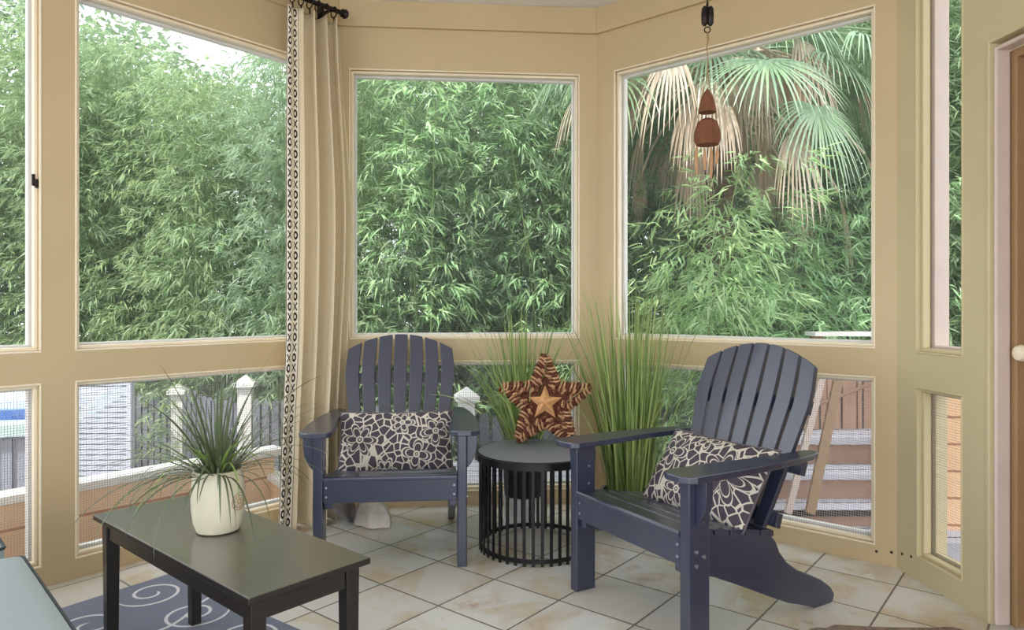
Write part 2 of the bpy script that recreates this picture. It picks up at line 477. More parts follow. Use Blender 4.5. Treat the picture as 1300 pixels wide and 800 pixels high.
# door in the right return wall
dr = empty('door_1', tuple(FE @ Vector((.97, .1, 0)))); tag(dr, kind='structure')
Fi = Matrix.Translation(-dr.location) @ FE
b = MB()
for (a_, b_, z0, z1) in ((.520, .535, 0, 2.105), (1.40, 1.415, 0, 2.105), (.535, 1.40, 2.09, 2.105)):
    b.box(a_, b_, -.008, .004, z0, z1, 0, Fi)
b.build('casing_bead', M['paint_return_lit'], dr, bevel=.003)
b = MB()
b.box(.536, .552, .006, .062, 0, 2.076, 0, Fi); b.box(1.383, 1.399, .006, .062, 0, 2.076, 0, Fi); b.box(.552, 1.383, .006, .062, 2.06, 2.076, 0, Fi)
b.build('door_frame', M['jamb'], dr, bevel=.006)
b = MB()
b.box(.536, .572, .066, .100, 0, 2.062, 0, Fi); b.box(1.363, 1.399, .066, .100, 0, 2.062, 0, Fi); b.box(.572, 1.363, .066, .100, 2.03, 2.062, 0, Fi)
b.build('door_stop', M['jamb_brown'], dr, bevel=.004)
b = MB(); b.box(.54, 1.395, .104, .144, .012, 2.055, 0, Fi)
for (z0, z1) in ((.2, .85), (1.05, 1.9)):
    for (a_, b_) in ((.66, .94), (1.0, 1.28)): b.box(a_, b_, .098, .106, z0, z1, 0, Fi)
b.build('door_panel', M['door_brown'], dr, bevel=.004)
b = MB(); p = FE @ Vector((.60, .06, .98)) - dr.location; b.tube([FE @ Vector((.60, .104, .98)) - dr.location, FE @ Vector((.60, .08, .98)) - dr.location], .012, 12)
prof = [Vector((.60, .085 - k, .98)) for k in (0, .01, .025, .04, .048)]
b.tube([FE @ q - dr.location for q in prof], [.012, .024, .030, .024, .004], 16)
b.build('door_knob', M['bead'], dr, smooth=True)

# nail plugs at the foot of the corner posts
k_ = 0
for F, s in ((FR, 1.475), (FR, 1.535), (FE, .035), (FE, .095)):
    b = MB(); q = F @ Vector((s, -.002, .055 + .01 * k_)); n = (F.to_3x3() @ Vector((0, 1, 0)))
    b.tube([q, q + n * .003], .006, 10); o = b.build('nail_plug', M['dark_metal'])
    tag(o, ['dark nail plug left of the pair on the back right corner post', 'dark nail plug right beside the corner seam on the back right wall', 'dark nail plug just past the seam on the return wall post', 'dark nail plug second from the seam on the return wall post'][k_], 'nail', 'nail plugs at the corner foot'); k_ += 1

# floor and ceiling
def outl(off):
    n = lambda d: Vector((-d.y, d.x))
    pts = []
    A = P_L0 + n(dL) * off
    def isect(P, d, Q, e):
        M2 = Matrix(((d.x, -e.x), (d.y, -e.y))); r = M2.inverted() @ (Q - P); return P + d * r.x
    Lp, Cp, Rp, Ep = P_L0 + n(dL) * off, CL + n(dC) * off, CR + n(dR) * off, RR + n(dE) * off
    p1 = isect(Lp, dL, Cp, dC); p2 = isect(Cp, dC, Rp, dR); p3 = isect(Rp, dR, Ep, dE)
    p4 = Ep + dE * 2.6
    return [Lp, p1, p2, p3, p4, Vector((p4.x + .1, -2.6)), Vector((Lp.x, -2.6))]
mb = MB(); mb.prism([(p.x, p.y) for p in reversed(outl(.10))], -.12, 0, 'z'); tag(mb.build('floor', M['tile']), kind='structure')
mb = MB(); mb.prism([(p.x, p.y) for p in reversed(outl(.35))], Z_CE, Z_CE + .12, 'z'); tag(mb.build('ceiling', M['ceiling']), kind='structure')

# ------------------------------------------------------------------ adirondack chair
def board_leg(x):
    mb = MB(); mb.box(x - .021, x + .021, -.045, .05, 0, .583); return mb
def make_chair(label):
    root = empty('adirondack_chair'); tag(root, label, 'chair')
    nv = M['navy']
    for s in (-1, 1):
        board_leg(s * .31).build('front_leg', nv, root, bevel=.005)
    # side runners: front end at the leg, tail to the floor
    top = [(-.03, .385), (.10, .372), (.22, .352), (.33, .333), (.405, .318), (.43, .292), (.45, .250), (.49, .205), (.55, .165), (.62, .134), (.69, .100), (.745, .062), (.768, .030), (.760, .008), (.745, 0)]
    bot = [(.65, 0), (.635, .010), (.50, .052), (.38, .105), (.25, .165), (.12, .222), (-.03, .265)]
    for s in (-1, 1):
        mb = MB(); x = s * .268
        mb.prism([(p[0], p[1]) for p in top + bot], x - .017, x + .017, 'x'); mb.build('side_runner', nv, root, bevel=.004)
        foot = None
    mb = MB(); mb.box(-.289, .289, -.040, -.010, .292, .392); mb.build('apron', nv, root, bevel=.004)
    ys = [(-.052, .035)] + [(.042 + k * .076, .042 + k * .076 + .068) for k in range(5)]
    def ztop(y): return .408 - max(0, y) * .175 + min(0, y) * .0
    sl = []
    for i, (y0, y1) in enumerate(ys):
        mb = MB(); z0, z1 = ztop(y0), ztop(y1)
        mb.prism([(y0, z0 - (.024 if i else .020)), (y0, z0 - (0 if i else .006)), (y0 + .008, z0), (y1, z1), (y1, z1 - .022)], -.289, .289, 'x')
        mb.build('seat_slat', nv, root, bevel=.003)
    # back, leaning
    B = Vector((0, .445, .30)); rec = radians(20.5)
    up = Vector((0, sin(rec), cos(rec))); nr = Vector((0, cos(rec), -sin(rec)))
    def BP(x, h, n): return B + Vector((x, 0, 0)) + up * h + nr * n
    for k in range(-3, 4):
        cb = k * .0635; ct = k * .0835
        hb = .02; hc = .735
        wb, wt = .0245, .0342
        def top_h(x): return hc - (x / .295) ** 2 * .095
        def ctr(h):
            f = min(1, max(0, (h - hb) / .48)); f = f ** .9
            return (cb + (ct - cb) * f, wb + (wt - wb) * f)
        pts_l = []; pts_r = []
        hs = [hb, .1, .2, .3, .4, .5, .56]
        for h in hs:
            c_, w_ = ctr(h); pts_l.append((c_ - w_, h)); pts_r.append((c_ + w_, h))
        c_, w_ = ctr(.6)
        # upper end follows the arc, sides turn in a little
        inn = -abs(k) * .0035 * (1 if k > 0 else -1)
        tops = []
        for f in (-1, -.5, 0, .5, 1):
            x = c_ + inn + f * w_; tops.append((x, top_h(x)))
        poly = [(x, h) for x, h in pts_r] + tops[::-1] + [(x, h) for x, h in pts_l[::-1]]
        mb = MB(); n = len(poly)
        vs = [BP(x, h, -.010) for x, h in poly] + [BP(x, h, .012) for x, h in poly]
        mb.add(vs, [tuple(range(n)), tuple(range(2 * n - 1, n - 1, -1))] + [(i, n + i, n + (i + 1) % n, (i + 1) % n) for i in range(n)])
        mb.build('back_slat', nv, root, bevel=.003)
    for (h, hw) in ((.50, .268), (.27, .302), (.06, .25)):
        mb = MB()
        vs = [BP(x, hh, n_) for n_ in (.013, .043) for (x, hh) in ((-hw, h - .028), (hw, h - .028), (hw, h + .028), (-hw, h + .028))]
        mb.add(vs, [(3, 2, 1, 0), (4, 5, 6, 7), (0, 1, 5, 4), (1, 2, 6, 5), (2, 3, 7, 6), (3, 0, 4, 7)])
        mb.build('back_rail', nv, root, bevel=.003)
    # arms with rounded front and narrow tail, and a curved bracket
    for s in (-1, 1):
        pl = [(.250, -.06), (.262, -.088), (.290, -.102), (.345, -.102), (.374, -.088), (.386, -.06), (.388, .05), (.386, .20), (.378, .34), (.362, .47), (.345, .56), (.335, .60), (.315, .618), (.292, .612), (.280, .59), (.279, .48), (.276, .34), (.266, .22), (.254, .10)]
        pl = [(s * x, y) for x, y in pl]
        if s < 0: pl = pl[::-1]
        mb = MB(); mb.prism(pl, .583, .606, 'z'); mb.build('arm', nv, root, bevel=.004)
        br = [(.331, .583), (.378, .583), (.378, .535), (.372, .49), (.352, .45), (.331, .425)]
        br = [(s * x, z) for x, z in br]
        if s > 0: br = br[::-1]
        mb = MB(); mb.prism(br, -.016, .016, 'y'); mb.build('arm_bracket', nv, root, bevel=.003)
        for (y, z) in ((-.012, .345), (.022, .325), (-.012, .300)):
            mb = MB(); mb.tube([(s * .331, y, z), (s * .335, y, z)], .0065, 10); o = mb.build('screw', M['steel'], root); o['label'] = 'small steel screw head'
        for z in (.50, .43):
            mb = MB(); mb.tube([(s * .289, .015, z), (s * .285, .015, z)], .0045, 8); o = mb.build('screw', M['steel'], root); o['label'] = 'small steel screw head'
    for s in (-1, 1):
        for z in (.32, .36):
            mb = MB(); mb.tube([(s * .275, -.040, z), (s * .275, -.043, z)], .005, 8); o = mb.build('screw', M['steel'], root); o['label'] = 'small steel screw head'
    return root
chair = make_chair('navy slatted adirondack chair facing forward in front of the curtain, left of the drum table')
chair.location = (-.531, 3.07, 0); chair.rotation_euler.z = radians(5.5)
chair2 = copy_tree(chair); chair2.location = (.442, 2.557, 0); chair2.rotation_euler.z = radians(-59.7)
chair2['label'] = 'navy slatted adirondack chair turned sideways, right of the drum table beneath the clay chime'
for c_ in (chair, chair2): c_['group'] = 'navy adirondack chairs'

def pillow(name, w, h, th, mat, label, parent_chair, loc, rot):
    root = empty(name); tag(root, label, 'pillow', 'patterned pillows on the chairs')
    nx, ny = 34, 24; mb = MB()
    def P(u, v, s):
        # pinch the sides, keep pointed corners
        x = u * w / 2 * (1 - .035 * (1 - v * v)); y = v * h / 2 * (1 - .05 * (1 - u * u))
        d = ((1 - abs(u) ** 2.6) * (1 - abs(v) ** 2.6))
        z = s * th / 2 * (max(0, d) ** .55) * (1 + .05 * sin(5 * u + 2 * v))
        return (x, z, y)
    for s in (-1, 1):
        vs = []; 
        for j in range(ny + 1):
            for i in range(nx + 1):
                vs.append(P(-1 + 2 * i / nx, -1 + 2 * j / ny, s))
        fs = []; uvs = []
        for j in range(ny):
            for i in range(nx):
                q = [j * (nx + 1) + i, j * (nx + 1) + i + 1, (j + 1) * (nx + 1) + i + 1, (j + 1) * (nx + 1) + i]
                if s > 0: q = q[::-1]
                fs.append(tuple(q)); uvs.append([(vs[k][0] * (1 if s < 0 else -1), vs[k][2]) for k in q])
        mb.add(vs, fs, 0, uvs)
    mb.build('pillow_cover', mat, root, smooth=True)
    pm = MB(); pts = []
    N = 24
    for i in range(N): pts.append(P(-1 + 2 * i / N, -1, 1))
    for i in range(N): pts.append(P(1, -1 + 2 * i / N, 1))
    for i in range(N): pts.append(P(1 - 2 * i / N, 1, 1))
    for i in range(N): pts.append(P(-1, 1 - 2 * i / N, 1))
    pm.tube([(x, 0, z) for x, y, z in pts], .0045, 6, closed=True); pm.build('piping', M['grey_piping'], root, smooth=True)
    Mw = Matrix.Translation(parent_chair.location) @ Matrix.Rotation(parent_chair.rotation_euler.z, 4, 'Z') @ Matrix.Translation(loc) @ Matrix.Rotation(rot[2], 4, 'Z') @ Matrix.Rotation(rot[0], 4, 'X') @ Matrix.Rotation(rot[1], 4, 'Y')
    root.matrix_world = Mw
    return root
pillow('throw_pillow', .55, .31, .13, M['pillow_a'], 'grey lumbar pillow with looped cream flowers lying in the forward facing chair', chair, (.0, .32, .480), (radians(-24), 0, 0))
pillow('throw_pillow', .53, .33, .14, M['pillow_b'], 'grey pillow with looped cream flowers leaning in the sideways turned chair', chair2, (.03, .345, .485), (radians(-36), 0, 0))

# ------------------------------------------------------------------ drum side table
R = .28; st = empty('drum_side_table', (.113, 3.32, 0), 0, 'round black drum side table with vertical metal bars, between the two chairs', 'side table')
mb = MB(); mb.lathe([(0, .458), (R - .008, .458), (R, .450), (R, .432), (0, .432)][::-1], 72)
mb.m = [1 if f < 3 * 72 else 0 for f in range(len(mb.m))]
o = mb.build('table_top', [M['disc_top'], M['black_metal']], st, smooth=True); o['label'] = 'round grey top'
def ring(z0, z1, r0, r1, name):
    mb = MB(); mb.lathe([(r0, z0), (r1, z0), (r1, z1), (r0, z1), (r0, z0)], 72)
    mb.f = [f for f in mb.f if len(f) == 4]; mb.m = mb.m[:len(mb.f)]; mb.uv = mb.uv[:len(mb.f)]
    return mb.build(name, M['black_metal'], st, smooth=True)
ring(.422, .455, R - .004, R + .004, 'top_rim'); ring(.012, .030, R - .022, R - .014, 'base_ring')
mb = MB(); mb.box(-.0072, .0072, -.0026, .0022, 0, .43); bar0 = mb.build('bar', M['black_metal'], st, bevel=.001)
NB = 42
for k in range(NB):
    th = 2 * pi * k / NB; q = (( R - .012) * cos(th), (R - .012) * sin(th), 0)
    o = bar0 if k == 0 else inst(bar0, st)
    o.location = q; o.rotation_euler.z = th + pi / 2

# ------------------------------------------------------------------ wicker star
star = empty('wicker_star', (.165, 3.47, .459), radians(-6), 'brown wicker star ornament with a small tan star inside, standing on the drum table', 'star ornament')
def star_pts(Ro, Ri, cx=0, cz=0, rot=0):
    return [(cx + (Ro if i % 2 == 0 else Ri) * sin(rot + i * pi / 5), cz + (Ro if i % 2 == 0 else Ri) * cos(rot + i * pi / 5)) for i in range(10)]
M['wick1'] = simple('wicker_light', (200, 154, 116), .7, .2, var=.25, vscale=50)
M['wick2'] = simple('wicker_dark', (112, 68, 52), .8, .2, var=.35, vscale=60, bump=.6, bscale=150)
M['wick3'] = simple('straw_star', (222, 168, 116), .75, .2, var=.2, vscale=60, bump=.6, bscale=200)
cz = .205
mb = MB(); mb.prism(star_pts(.238, .108, 0, cz), .0, .05, 'y'); mb.build('backing', M['wick2'], star)
o = None
rim = MB()
def rope_loop(mb, pts, r, y, turns_per_m=60, tilt=.010):
    """twisted wicker: short wraps along the outline"""
    n = len(pts)
    for i in range(n):
        a_ = Vector((pts[i][0], y, pts[i][1])); b_ = Vector((pts[(i + 1) % n][0], y, pts[(i + 1) % n][1]))
        Ls = (b_ - a_).length; k = max(3, int(Ls * turns_per_m)); d_ = (b_ - a_).normalized(); nrm = d_.cross(Vector((0, 1, 0)))
        for j in range(k):
            c_ = a_ + d_ * Ls * (j + .5) / k
            e = []
            for q in range(9):
                ph = 2 * pi * q / 8
                e.append(c_ + nrm * cos(ph) * r + Vector((0, 1, 0)) * sin(ph) * r * .95 + d_ * (tilt * cos(ph + .8)))
            mb.tube(e[:-1], .0058, 5, closed=True, m=1 if j % 3 == 2 else 0)
    mb.tube([Vector((p[0], y, p[1])) for p in pts], r * .8, 8, closed=True, m=1)
rope_loop(rim, star_pts(.232, .105, 0, cz), .021, .0); rim.build('wicker_rim', [M['wick1'], M['wick2']], star, smooth=True)
rim = MB(); rope_loop(rim, star_pts(.175, .075, 0, cz), .013, -.012); rim.build('inner_rim', [M['wick2'], M['wick1']], star, smooth=True)
mb = MB(); pts = star_pts(.088, .038, 0, cz - .002); 
vs = [(0, -.055, cz)] + [(x, -.022, z) for x, z in pts] + [(x, .0, z) for x, z in pts]
mb.add(vs, [(0, 1 + (i + 1) % 10, 1 + i) for i in range(10)] + [(1 + i, 1 + (i + 1) % 10, 11 + (i + 1) % 10, 11 + i) for i in range(10)])
o = mb.build('small_star', M['wick3'], star); o['label'] = 'small tan straw star'
star.rotation_euler = (radians(-3), 0, radians(-6))

# ------------------------------------------------------------------ blades
def blade(mb, base, az, el, L_, w, curve, seg=8, m=0, twist=0):
    p = Vector(base); pts = []; sd = []; ws = []
    for i in range(seg + 1):
        f = i / seg
        e = el - curve * f ** 1.3
        d_ = Vector((cos(az) * cos(e), sin(az) * cos(e), sin(e)))
        s_ = Vector((-sin(az), cos(az), 0)); n_ = d_.cross(s_)
        tw = twist * f
        pts.append(p.copy()); sd.append((s_ * cos(tw) + n_ * sin(tw)).normalized()); ws.append(w * (1 - f) ** .55 * (.55 + .45 * min(1, f * 5)) + .0003)
        p = p + d_ * (L_ / seg)
    mb.strip(pts, sd, ws, m)
def grass_pot(loc, name_label, pot_prof, pot_mat, n, hgt, seed, spread=.35, base_r=.07, z0=.2, wn=(0, 1)):
    rnd_ = random.Random(seed)
    root = empty('potted_grass', loc, 0, name_label, 'potted plant', 'potted grasses behind the drum table')
    mb = MB(); mb.lathe(pot_prof, 40); mb.build('pot', pot_mat, root, smooth=True)
    mb = MB(); mb.lathe([(0, z0 + .005), (base_r * 1.15, z0 + .002), (base_r * 1.15, z0 - .02), (0, z0 - .02)][::-1], 24); mb.build('soil', M['soil'], root)
    mb = MB()
    for i in range(n):
        az = rnd_.uniform(0, 2 * pi); rr = base_r * sqrt(rnd_.random())
        b_ = (rr * cos(az), rr * sin(az), z0)
        lean = rnd_.uniform(.02, spread) * (.4 + rr / base_r)
        az2 = az + rnd_.uniform(-.6, .6); tw_ = cos(az2) * wn[0] + sin(az2) * wn[1]
        cv = lean * rnd_.uniform(.4, 1.8); Lb = hgt * rnd_.uniform(.40, 1.0) ** .8
        if tw_ > .1: lean *= 1 - .55 * tw_; cv *= 1 - .75 * tw_
        blade(mb, b_, az2, pi / 2 - lean * .6, Lb, rnd_.uniform(.0026, .0068), cv, 8, 0, rnd_.uniform(-1.5, 1.5))
    mb.build('grass_blades', M['grass_blade'], root)
    return root
M['grey_pot'] = simple('grey_pot', (128, 130, 132), .6, .3)
M['black_pot'] = simple('black_pot', (34, 34, 36), .5, .4)
g1 = grass_pot((.60, 3.55, 0), 'tall bright green potted grass in a grey pot behind the sideways chair', [(0, 0), (.105, 0), (.140, .19), (.150, .195), (.150, .21), (.133, .21), (.127, .17), (0, .165)], M['grey_pot'], 310, 1.12, 3, .30, .115, .17, (.65, .76))
g2 = grass_pot((.06, 3.72, .14), 'potted grass in a black pot on a pale stand behind the drum table', [(0, 0), (.10, 0), (.112, .20), (.118, .205), (.118, .22), (.105, .22), (.10, .19), (0, .185)], M['black_pot'], 190, .86, 11, .66, .08, .19)
mb = MB(); mb.lathe([(0, 0), (.13, 0), (.13, .02), (.11, .03), (.10, .11), (.125, .12), (.125, .139), (0, .139)], 40)
tag(mb.build('plant_stand', M['white_paint'], None, smooth=True, loc=(.06, 3.72, 0)), 'low round pale stand under the black pot behind the drum table', 'plant stand')

# ------------------------------------------------------------------ coffee table and plant
TA = radians(-40.8); TL, TW, TH = 1.005, .355, .46
tc = Vector((-.882, 2.098, 0))
ct = empty('coffee_table', tuple(tc), TA, 'long dark wood coffee table with a satin top, standing on the scroll rug', 'coffee table')
mb = MB(); mb.box(-TL / 2, TL / 2, -TW / 2, TW / 2, TH - .018, TH); mb.m = [1, 0, 1, 1, 1, 1]; mb.build('tabletop', [M['table_top'], M['bronze_wood']], ct, bevel=.003)
for (sx, sy) in ((-1, -1), (-1, 1), (1, -1), (1, 1)):
    mb = MB(); cx, cy = sx * (TL / 2 - .045), sy * (TW / 2 - .04); a_, b_ = .021, .017
    vs = [(cx + i * b_, cy + j * b_, 0) for i, j in ((-1, -1), (1, -1), (1, 1), (-1, 1))] + [(cx + i * a_, cy + j * a_, TH - .019) for i, j in ((-1, -1), (1, -1), (1, 1), (-1, 1))]
    mb.add(vs, [(0, 3, 2, 1), (4, 5, 6, 7), (0, 1, 5, 4), (1, 2, 6, 5), (2, 3, 7, 6), (3, 0, 4, 7)])
    mb.build('leg', M['bronze_wood'], ct, bevel=.003, loc=(0, 0, .006 if sx < 0 else 0))
for s in (-1, 1):
    mb = MB(); y = s * (TW / 2 - .034); mb.box(-TL / 2 + .067, TL / 2 - .067, y - .009, y + .009, TH - .075, TH - .019); mb.build('apron', M['bronze_wood'], ct, bevel=.002)
    mb = MB(); x = s * (TL / 2 - .038); mb.box(x - .009, x + .009, -TW / 2 + .062, TW / 2 - .062, TH - .075, TH - .019); mb.build('apron', M['bronze_wood'], ct, bevel=.002)

t = NT('cream_glaze'); xyz, v = t.coords(); n_ = t.noise(t.vec(xyz[0], xyz[1], xyz[2] * .5), 14, 4)
t.col(t.mix(n_, lin((196, 186, 156)), lin((232, 226, 204)))); t.set(.35, .5, coat=.2)
M['cream_glaze'] = t.mat
pp = empty('potted_strap_plant', (-.90, 2.135, TH), 0, 'spiky dark green strap leaf plant in a cream ceramic pot on the coffee table', 'potted plant')
mb = MB(); mb.lathe([(0, 0), (.050, 0), (.062, .004), (.072, .03), (.077, .07), (.078, .12), (.074, .16), (.070, .178), (.073, .186), (.068, .188), (.064, .17), (0, .165)], 48)
mb.build('pot', M['cream_glaze'], pp, smooth=True)
# embossed medallion
mb = MB(); ang = radians(-18)
for rr in (.026, .019, .006):
    pts = []
    for k in range(28):
        ph = 2 * pi * k / 28; aa = ang + rr * cos(ph) / .077; pts.append((.0775 * cos(aa), .0775 * sin(aa), .095 + rr * sin(ph)))
    mb.tube(pts, .0014, 5, closed=True)
for k in range(8):
    ph = 2 * pi * k / 8; pts = []
    for rr in (.007, .013, .019):
        aa = ang + rr * cos(ph) / .077; pts.append((.0777 * cos(aa), .0777 * sin(aa), .095 + rr * sin(ph)))
    mb.tube(pts, .001, 5)
o = mb.build('medallion', M['jamb_brown'], pp, smooth=True); o['label'] = 'raised round medallion on the pot'
mb = MB(); mb.lathe([(0, .172), (.066, .168), (.066, .160), (0, .160)][::-1], 24); mb.build('soil', M['soil'], pp)
rnd_ = random.Random(5); mb = MB()
for i in range(150):
    az = rnd_.uniform(0, 2 * pi); f = rnd_.random()
    el = radians(84 - 66 * f ** .75); Lb = rnd_.uniform(.20, .37) * (.85 if f < .1 else 1)
    if i % 12 == 0: el = radians(rnd_.uniform(80, 88)); Lb = rnd_.uniform(.28, .35); f = .05
    if i % 8 == 1: Lb = rnd_.uniform(.36, .46)
    r0 = .035 * sqrt(rnd_.random())
    blade(mb, (r0 * cos(az), r0 * sin(az), .16), az, el, Lb, rnd_.uniform(.0028, .0052), (.35 + 1.1 * f + 1.0 * f * rnd_.random()), 9, 0, rnd_.uniform(-.6, .6))
for i in range(22):
    az = rnd_.uniform(0, 2 * pi); blade(mb, (.015 * cos(az), .015 * sin(az), .17), az, radians(rnd_.uniform(50, 84)), rnd_.uniform(.15, .24), .006, rnd_.uniform(.8, 2.0), 9, 1)
for k, az in enumerate((-pi / 2 - .5, -pi / 2 + .15, -pi / 2 + .65, -pi / 2 - .15)):
    blade(mb, (.03 * cos(az), .03 * sin(az), .17), az, radians(50), .26, .004, 2.7, 12, 0 if k % 2 else 1)
mb.build('strap_leaves', [M['dracaena'], M['pale_blade']], pp)

# ------------------------------------------------------------------ rug, door mat
K = Vector((-1.455, 2.965)); ra = atan2(-.584, .81)
rug = MB(); 
rug.prism([(0, -1.5), (2.2, -1.5), (2.2, 0), (0, 0)], .0015, .0075, 'z')
o = rug.build('scroll_rug', M['rug'], None, bevel=.002, loc=(K.x, K.y, 0)); o.rotation_euler.z = ra
tag(o, 'slate blue flat rug with white scrolls, under the dark coffee table', 'rug')
mb = MB(); rnd_ = random.Random(2); pts = []
x0, y0 = 1.58, 1.55
N = 60
for k in range(N):
    ph = 2 * pi * k / N
    c_, s_ = cos(ph), sin(ph); rx = .40 * (abs(c_) ** .35) * (1 if c_ > 0 else -1); ry = .97 * (abs(s_) ** .35) * (1 if s_ > 0 else -1)
    pts.append((rx * .93 + rnd_.uniform(-.012, .012), ry + rnd_.uniform(-.012, .012)))
mb.prism(pts, .001, .018, 'z')
o = mb.build('shag_mat', M['mat'], None, bevel=.004, loc=(x0 - .27, y0 - .06, 0)); tag(o, 'brown and grey shaggy floor mat in front of the door', 'mat')

# ------------------------------------------------------------------ ottoman and sofa corner
def cushion_block(root, w, d_, h, z, r=.03, name='cushion'):
    """rounded box cushion, crowned; local x,y"""
    mb = MB(); nx, ny = 18, 18
    def shape(u, v, zf):
        x = u * w / 2; y = v * d_ / 2
        e = max(abs(u), abs(v)); c_ = (1 - abs(u) ** 8) * (1 - abs(v) ** 8)
        return x, y, (c_ ** .35)
    for s in (0, 1):
        vs = []
        for j in range(ny + 1):
            for i in range(nx + 1):
                u, v = -1 + 2 * i / nx, -1 + 2 * j / ny
                u = sin(u * pi / 2); v = sin(v * pi / 2)
                x, y, c_ = shape(u, v, s); crown = .010 * (1 - u * u) * (1 - v * v)
                vs.append((x, y, z + h - (1 - c_) * .02 + crown if s else z + (1 - c_) * .012))
        fs = []
        for j in range(ny):
            for i in range(nx):
                q = [j * (nx + 1) + i, j * (nx + 1) + i + 1, (j + 1) * (nx + 1) + i + 1, (j + 1) * (nx + 1) + i]
                fs.append(tuple(q if s else q[::-1]))
        mb.add(vs, fs)
    ring_ = [(x, y) for x, y in [(-w / 2, -d_ / 2), (w / 2, -d_ / 2), (w / 2, d_ / 2), (-w / 2, d_ / 2)]]
    mb.prism(ring_, z + .012, z + h - .02, 'z')
    c = mb.build(name, M['teal_cloth'], root, smooth=True)
    for zz in (z + h - .02, z + .012):
        pm = MB(); pts = []
        for (cx, cy, a0) in ((w / 2 - .012, d_ / 2 - .012, 0), (-w / 2 + .012, d_ / 2 - .012, pi / 2), (-w / 2 + .012, -d_ / 2 + .012, pi), (w / 2 - .012, -d_ / 2 + .012, 3 * pi / 2)):
            for q in range(4):
                aa = a0 + q * pi / 6; pts.append((cx + .015 * cos(aa), cy + .015 * sin(aa), zz))
        pm.tube(pts, .005, 6, closed=True); pm.build('piping', M['dark_piping'], c, smooth=True)
    return c
oa = atan2(-.48, .456)          # direction of the long visible edge
eu = Vector((cos(oa), sin(oa))); ev = Vector((-sin(oa), cos(oa)))
C0 = Vector((-1.395, 1.985))    # far corner of the ottoman cushion
W_, D_ = .70, .62
oc = C0 + eu * (W_ / 2) - ev * (D_ / 2)
ot = empty('ottoman', (oc.x, oc.y, 0), oa, 'ottoman with a teal grey canvas cushion on a dark woven base, beside the coffee table', 'ottoman')
mb = MB(); mb.box(-W_ / 2 + .01, W_ / 2 - .01, -D_ / 2 + .01, D_ / 2 - .01, .06, .335); mb.build('woven_base', M['wicker_dark'], ot, bevel=.01)
for (i, j) in ((-1, -1), (1, -1), (1, 1), (-1, 1)):
    mb = MB(); mb.box(i * (W_ / 2 - .05) - .02, i * (W_ / 2 - .05) + .02, j * (D_ / 2 - .05) - .02, j * (D_ / 2 - .05) + .02, 0.008, .06); mb.build('leg', M['wicker_dark'], ot)
cushion_block(ot, W_, D_, .115, .336)
C1 = Vector((-1.44, 2.02))
sc_ = C1 - eu * .30 - ev * .56
so = empty('sofa', (sc_.x, sc_.y, 0), oa, 'dark woven sofa with a teal grey seat cushion, its corner just beyond the ottoman', 'sofa')
mb = MB(); mb.box(-.26, .25, -.55, .54, .06, .335); mb.box(-.26, .25, -.64, -.55, .06, .80); mb.build('woven_base', M['wicker_dark'], so, bevel=.01)
cushion_block(so, .50, 1.08, .12, .336, name='seat_cushion')
mb = MB(); mb.box(-.24, .23, -.545, -.42, .475, .84); mb.build('back_cushion', M['teal_cloth'], so, bevel=.03)
for (i, j) in ((-.22, -.58), (.2, -.58), (.2, .49), (-.22, .49)):
    mb = MB(); mb.box(i - .02, i + .02, j - .02, j + .02, 0, .06); mb.build('leg', M['wicker_dark'], so)

# ------------------------------------------------------------------ curtain and rod
inw = Vector((dL.y, -dL.x))                       # towards the room from the left wall
cu = MB()
S0 = CL + inw * .10 - dL * .405; 
NU, NV = 150, 70; WID = .78                          # cloth width in metres
ZT, ZB = 2.675, .012
def curtain_pt(fu, fv):
    """fu 0..1 across the cloth, fv 0 top..1 bottom"""
    # border end (fu=0) swings out to the left near the floor
    z = ZT + (ZB - ZT) * fv
    span0 = .0 - .02 * sin(pi * fv) - .10 * max(0, fv - .62) ** 1.3 * 2.2
    span1 = .325 + .05 * sin(pi * min(1, fv * 1.25)) ** 2 - .06 * max(0, fv - .7)
    if fu < .17:
        g_ = .20 * fu / .17
    else:
        g_ = .20 + .80 * (fu - .17) / .83
    s_ = span0 + (span1 - span0) * g_
    q_ = max(0, (fu - .17) / .83)
    amp = (.052 + .014 * fv) * min(1, q_ * 6 + .05)
    ph = 2 * pi * 3.9 * q_
    dep = amp * sin(ph + .6 * sin(2.4 * fv)) + .014 * sin(ph * .47 + 2.2 * fv) * min(1, q_ * 5)
    dep += .010 * sin(2 * pi * fu / .17) * (1 if fu < .17 else 0)
    s_ += .020 * cos(ph + .9) * (1 - fv * .3) * min(1, q_ * 6)
    bulge = .02 * sin(pi * fv) + .05 * max(0, fv - .8) * 2
    p = S0 + dL * s_ + inw * (.03 + dep + bulge)
    return Vector((p.x, p.y, z))
vs = [curtain_pt(i / NU, j / NV) for j in range(NV + 1) for i in range(NU + 1)]
fs = []; uvs = []
for j in range(NV):
    for i in range(NU):
        q = [j * (NU + 1) + i, (j + 1) * (NU + 1) + i, (j + 1) * (NU + 1) + i + 1, j * (NU + 1) + i + 1]
        fs.append(tuple(q)); uvs.append([((k % (NU + 1)) / NU * WID, (k // (NU + 1)) / NV * (ZT - ZB)) for k in q])
cu.add(vs, fs, 0, uvs)
o = cu.build('curtain', M['curtain'], None, smooth=True)
sd_ = o.modifiers.new('thickness', 'SOLIDIFY'); sd_.thickness = .002
tag(o, 'long cream curtain with dark X and O border in the left corner', 'curtain')
rod = empty('curtain_rod', (0, 0, 0), 0, 'dark bronze curtain rod with a round finial along the left wall above the curtain', 'curtain rod')
rp = lambda s, n, z: Vector(((S0 + dL * s + inw * n).x, (S0 + dL * s + inw * n).y, z))
mb = MB(); mb.tube([rp(-.75, .035, 2.735), rp(.325, .035, 2.735)], .013, 14); mb.build('pole', M['dark_metal'], rod, smooth=True)
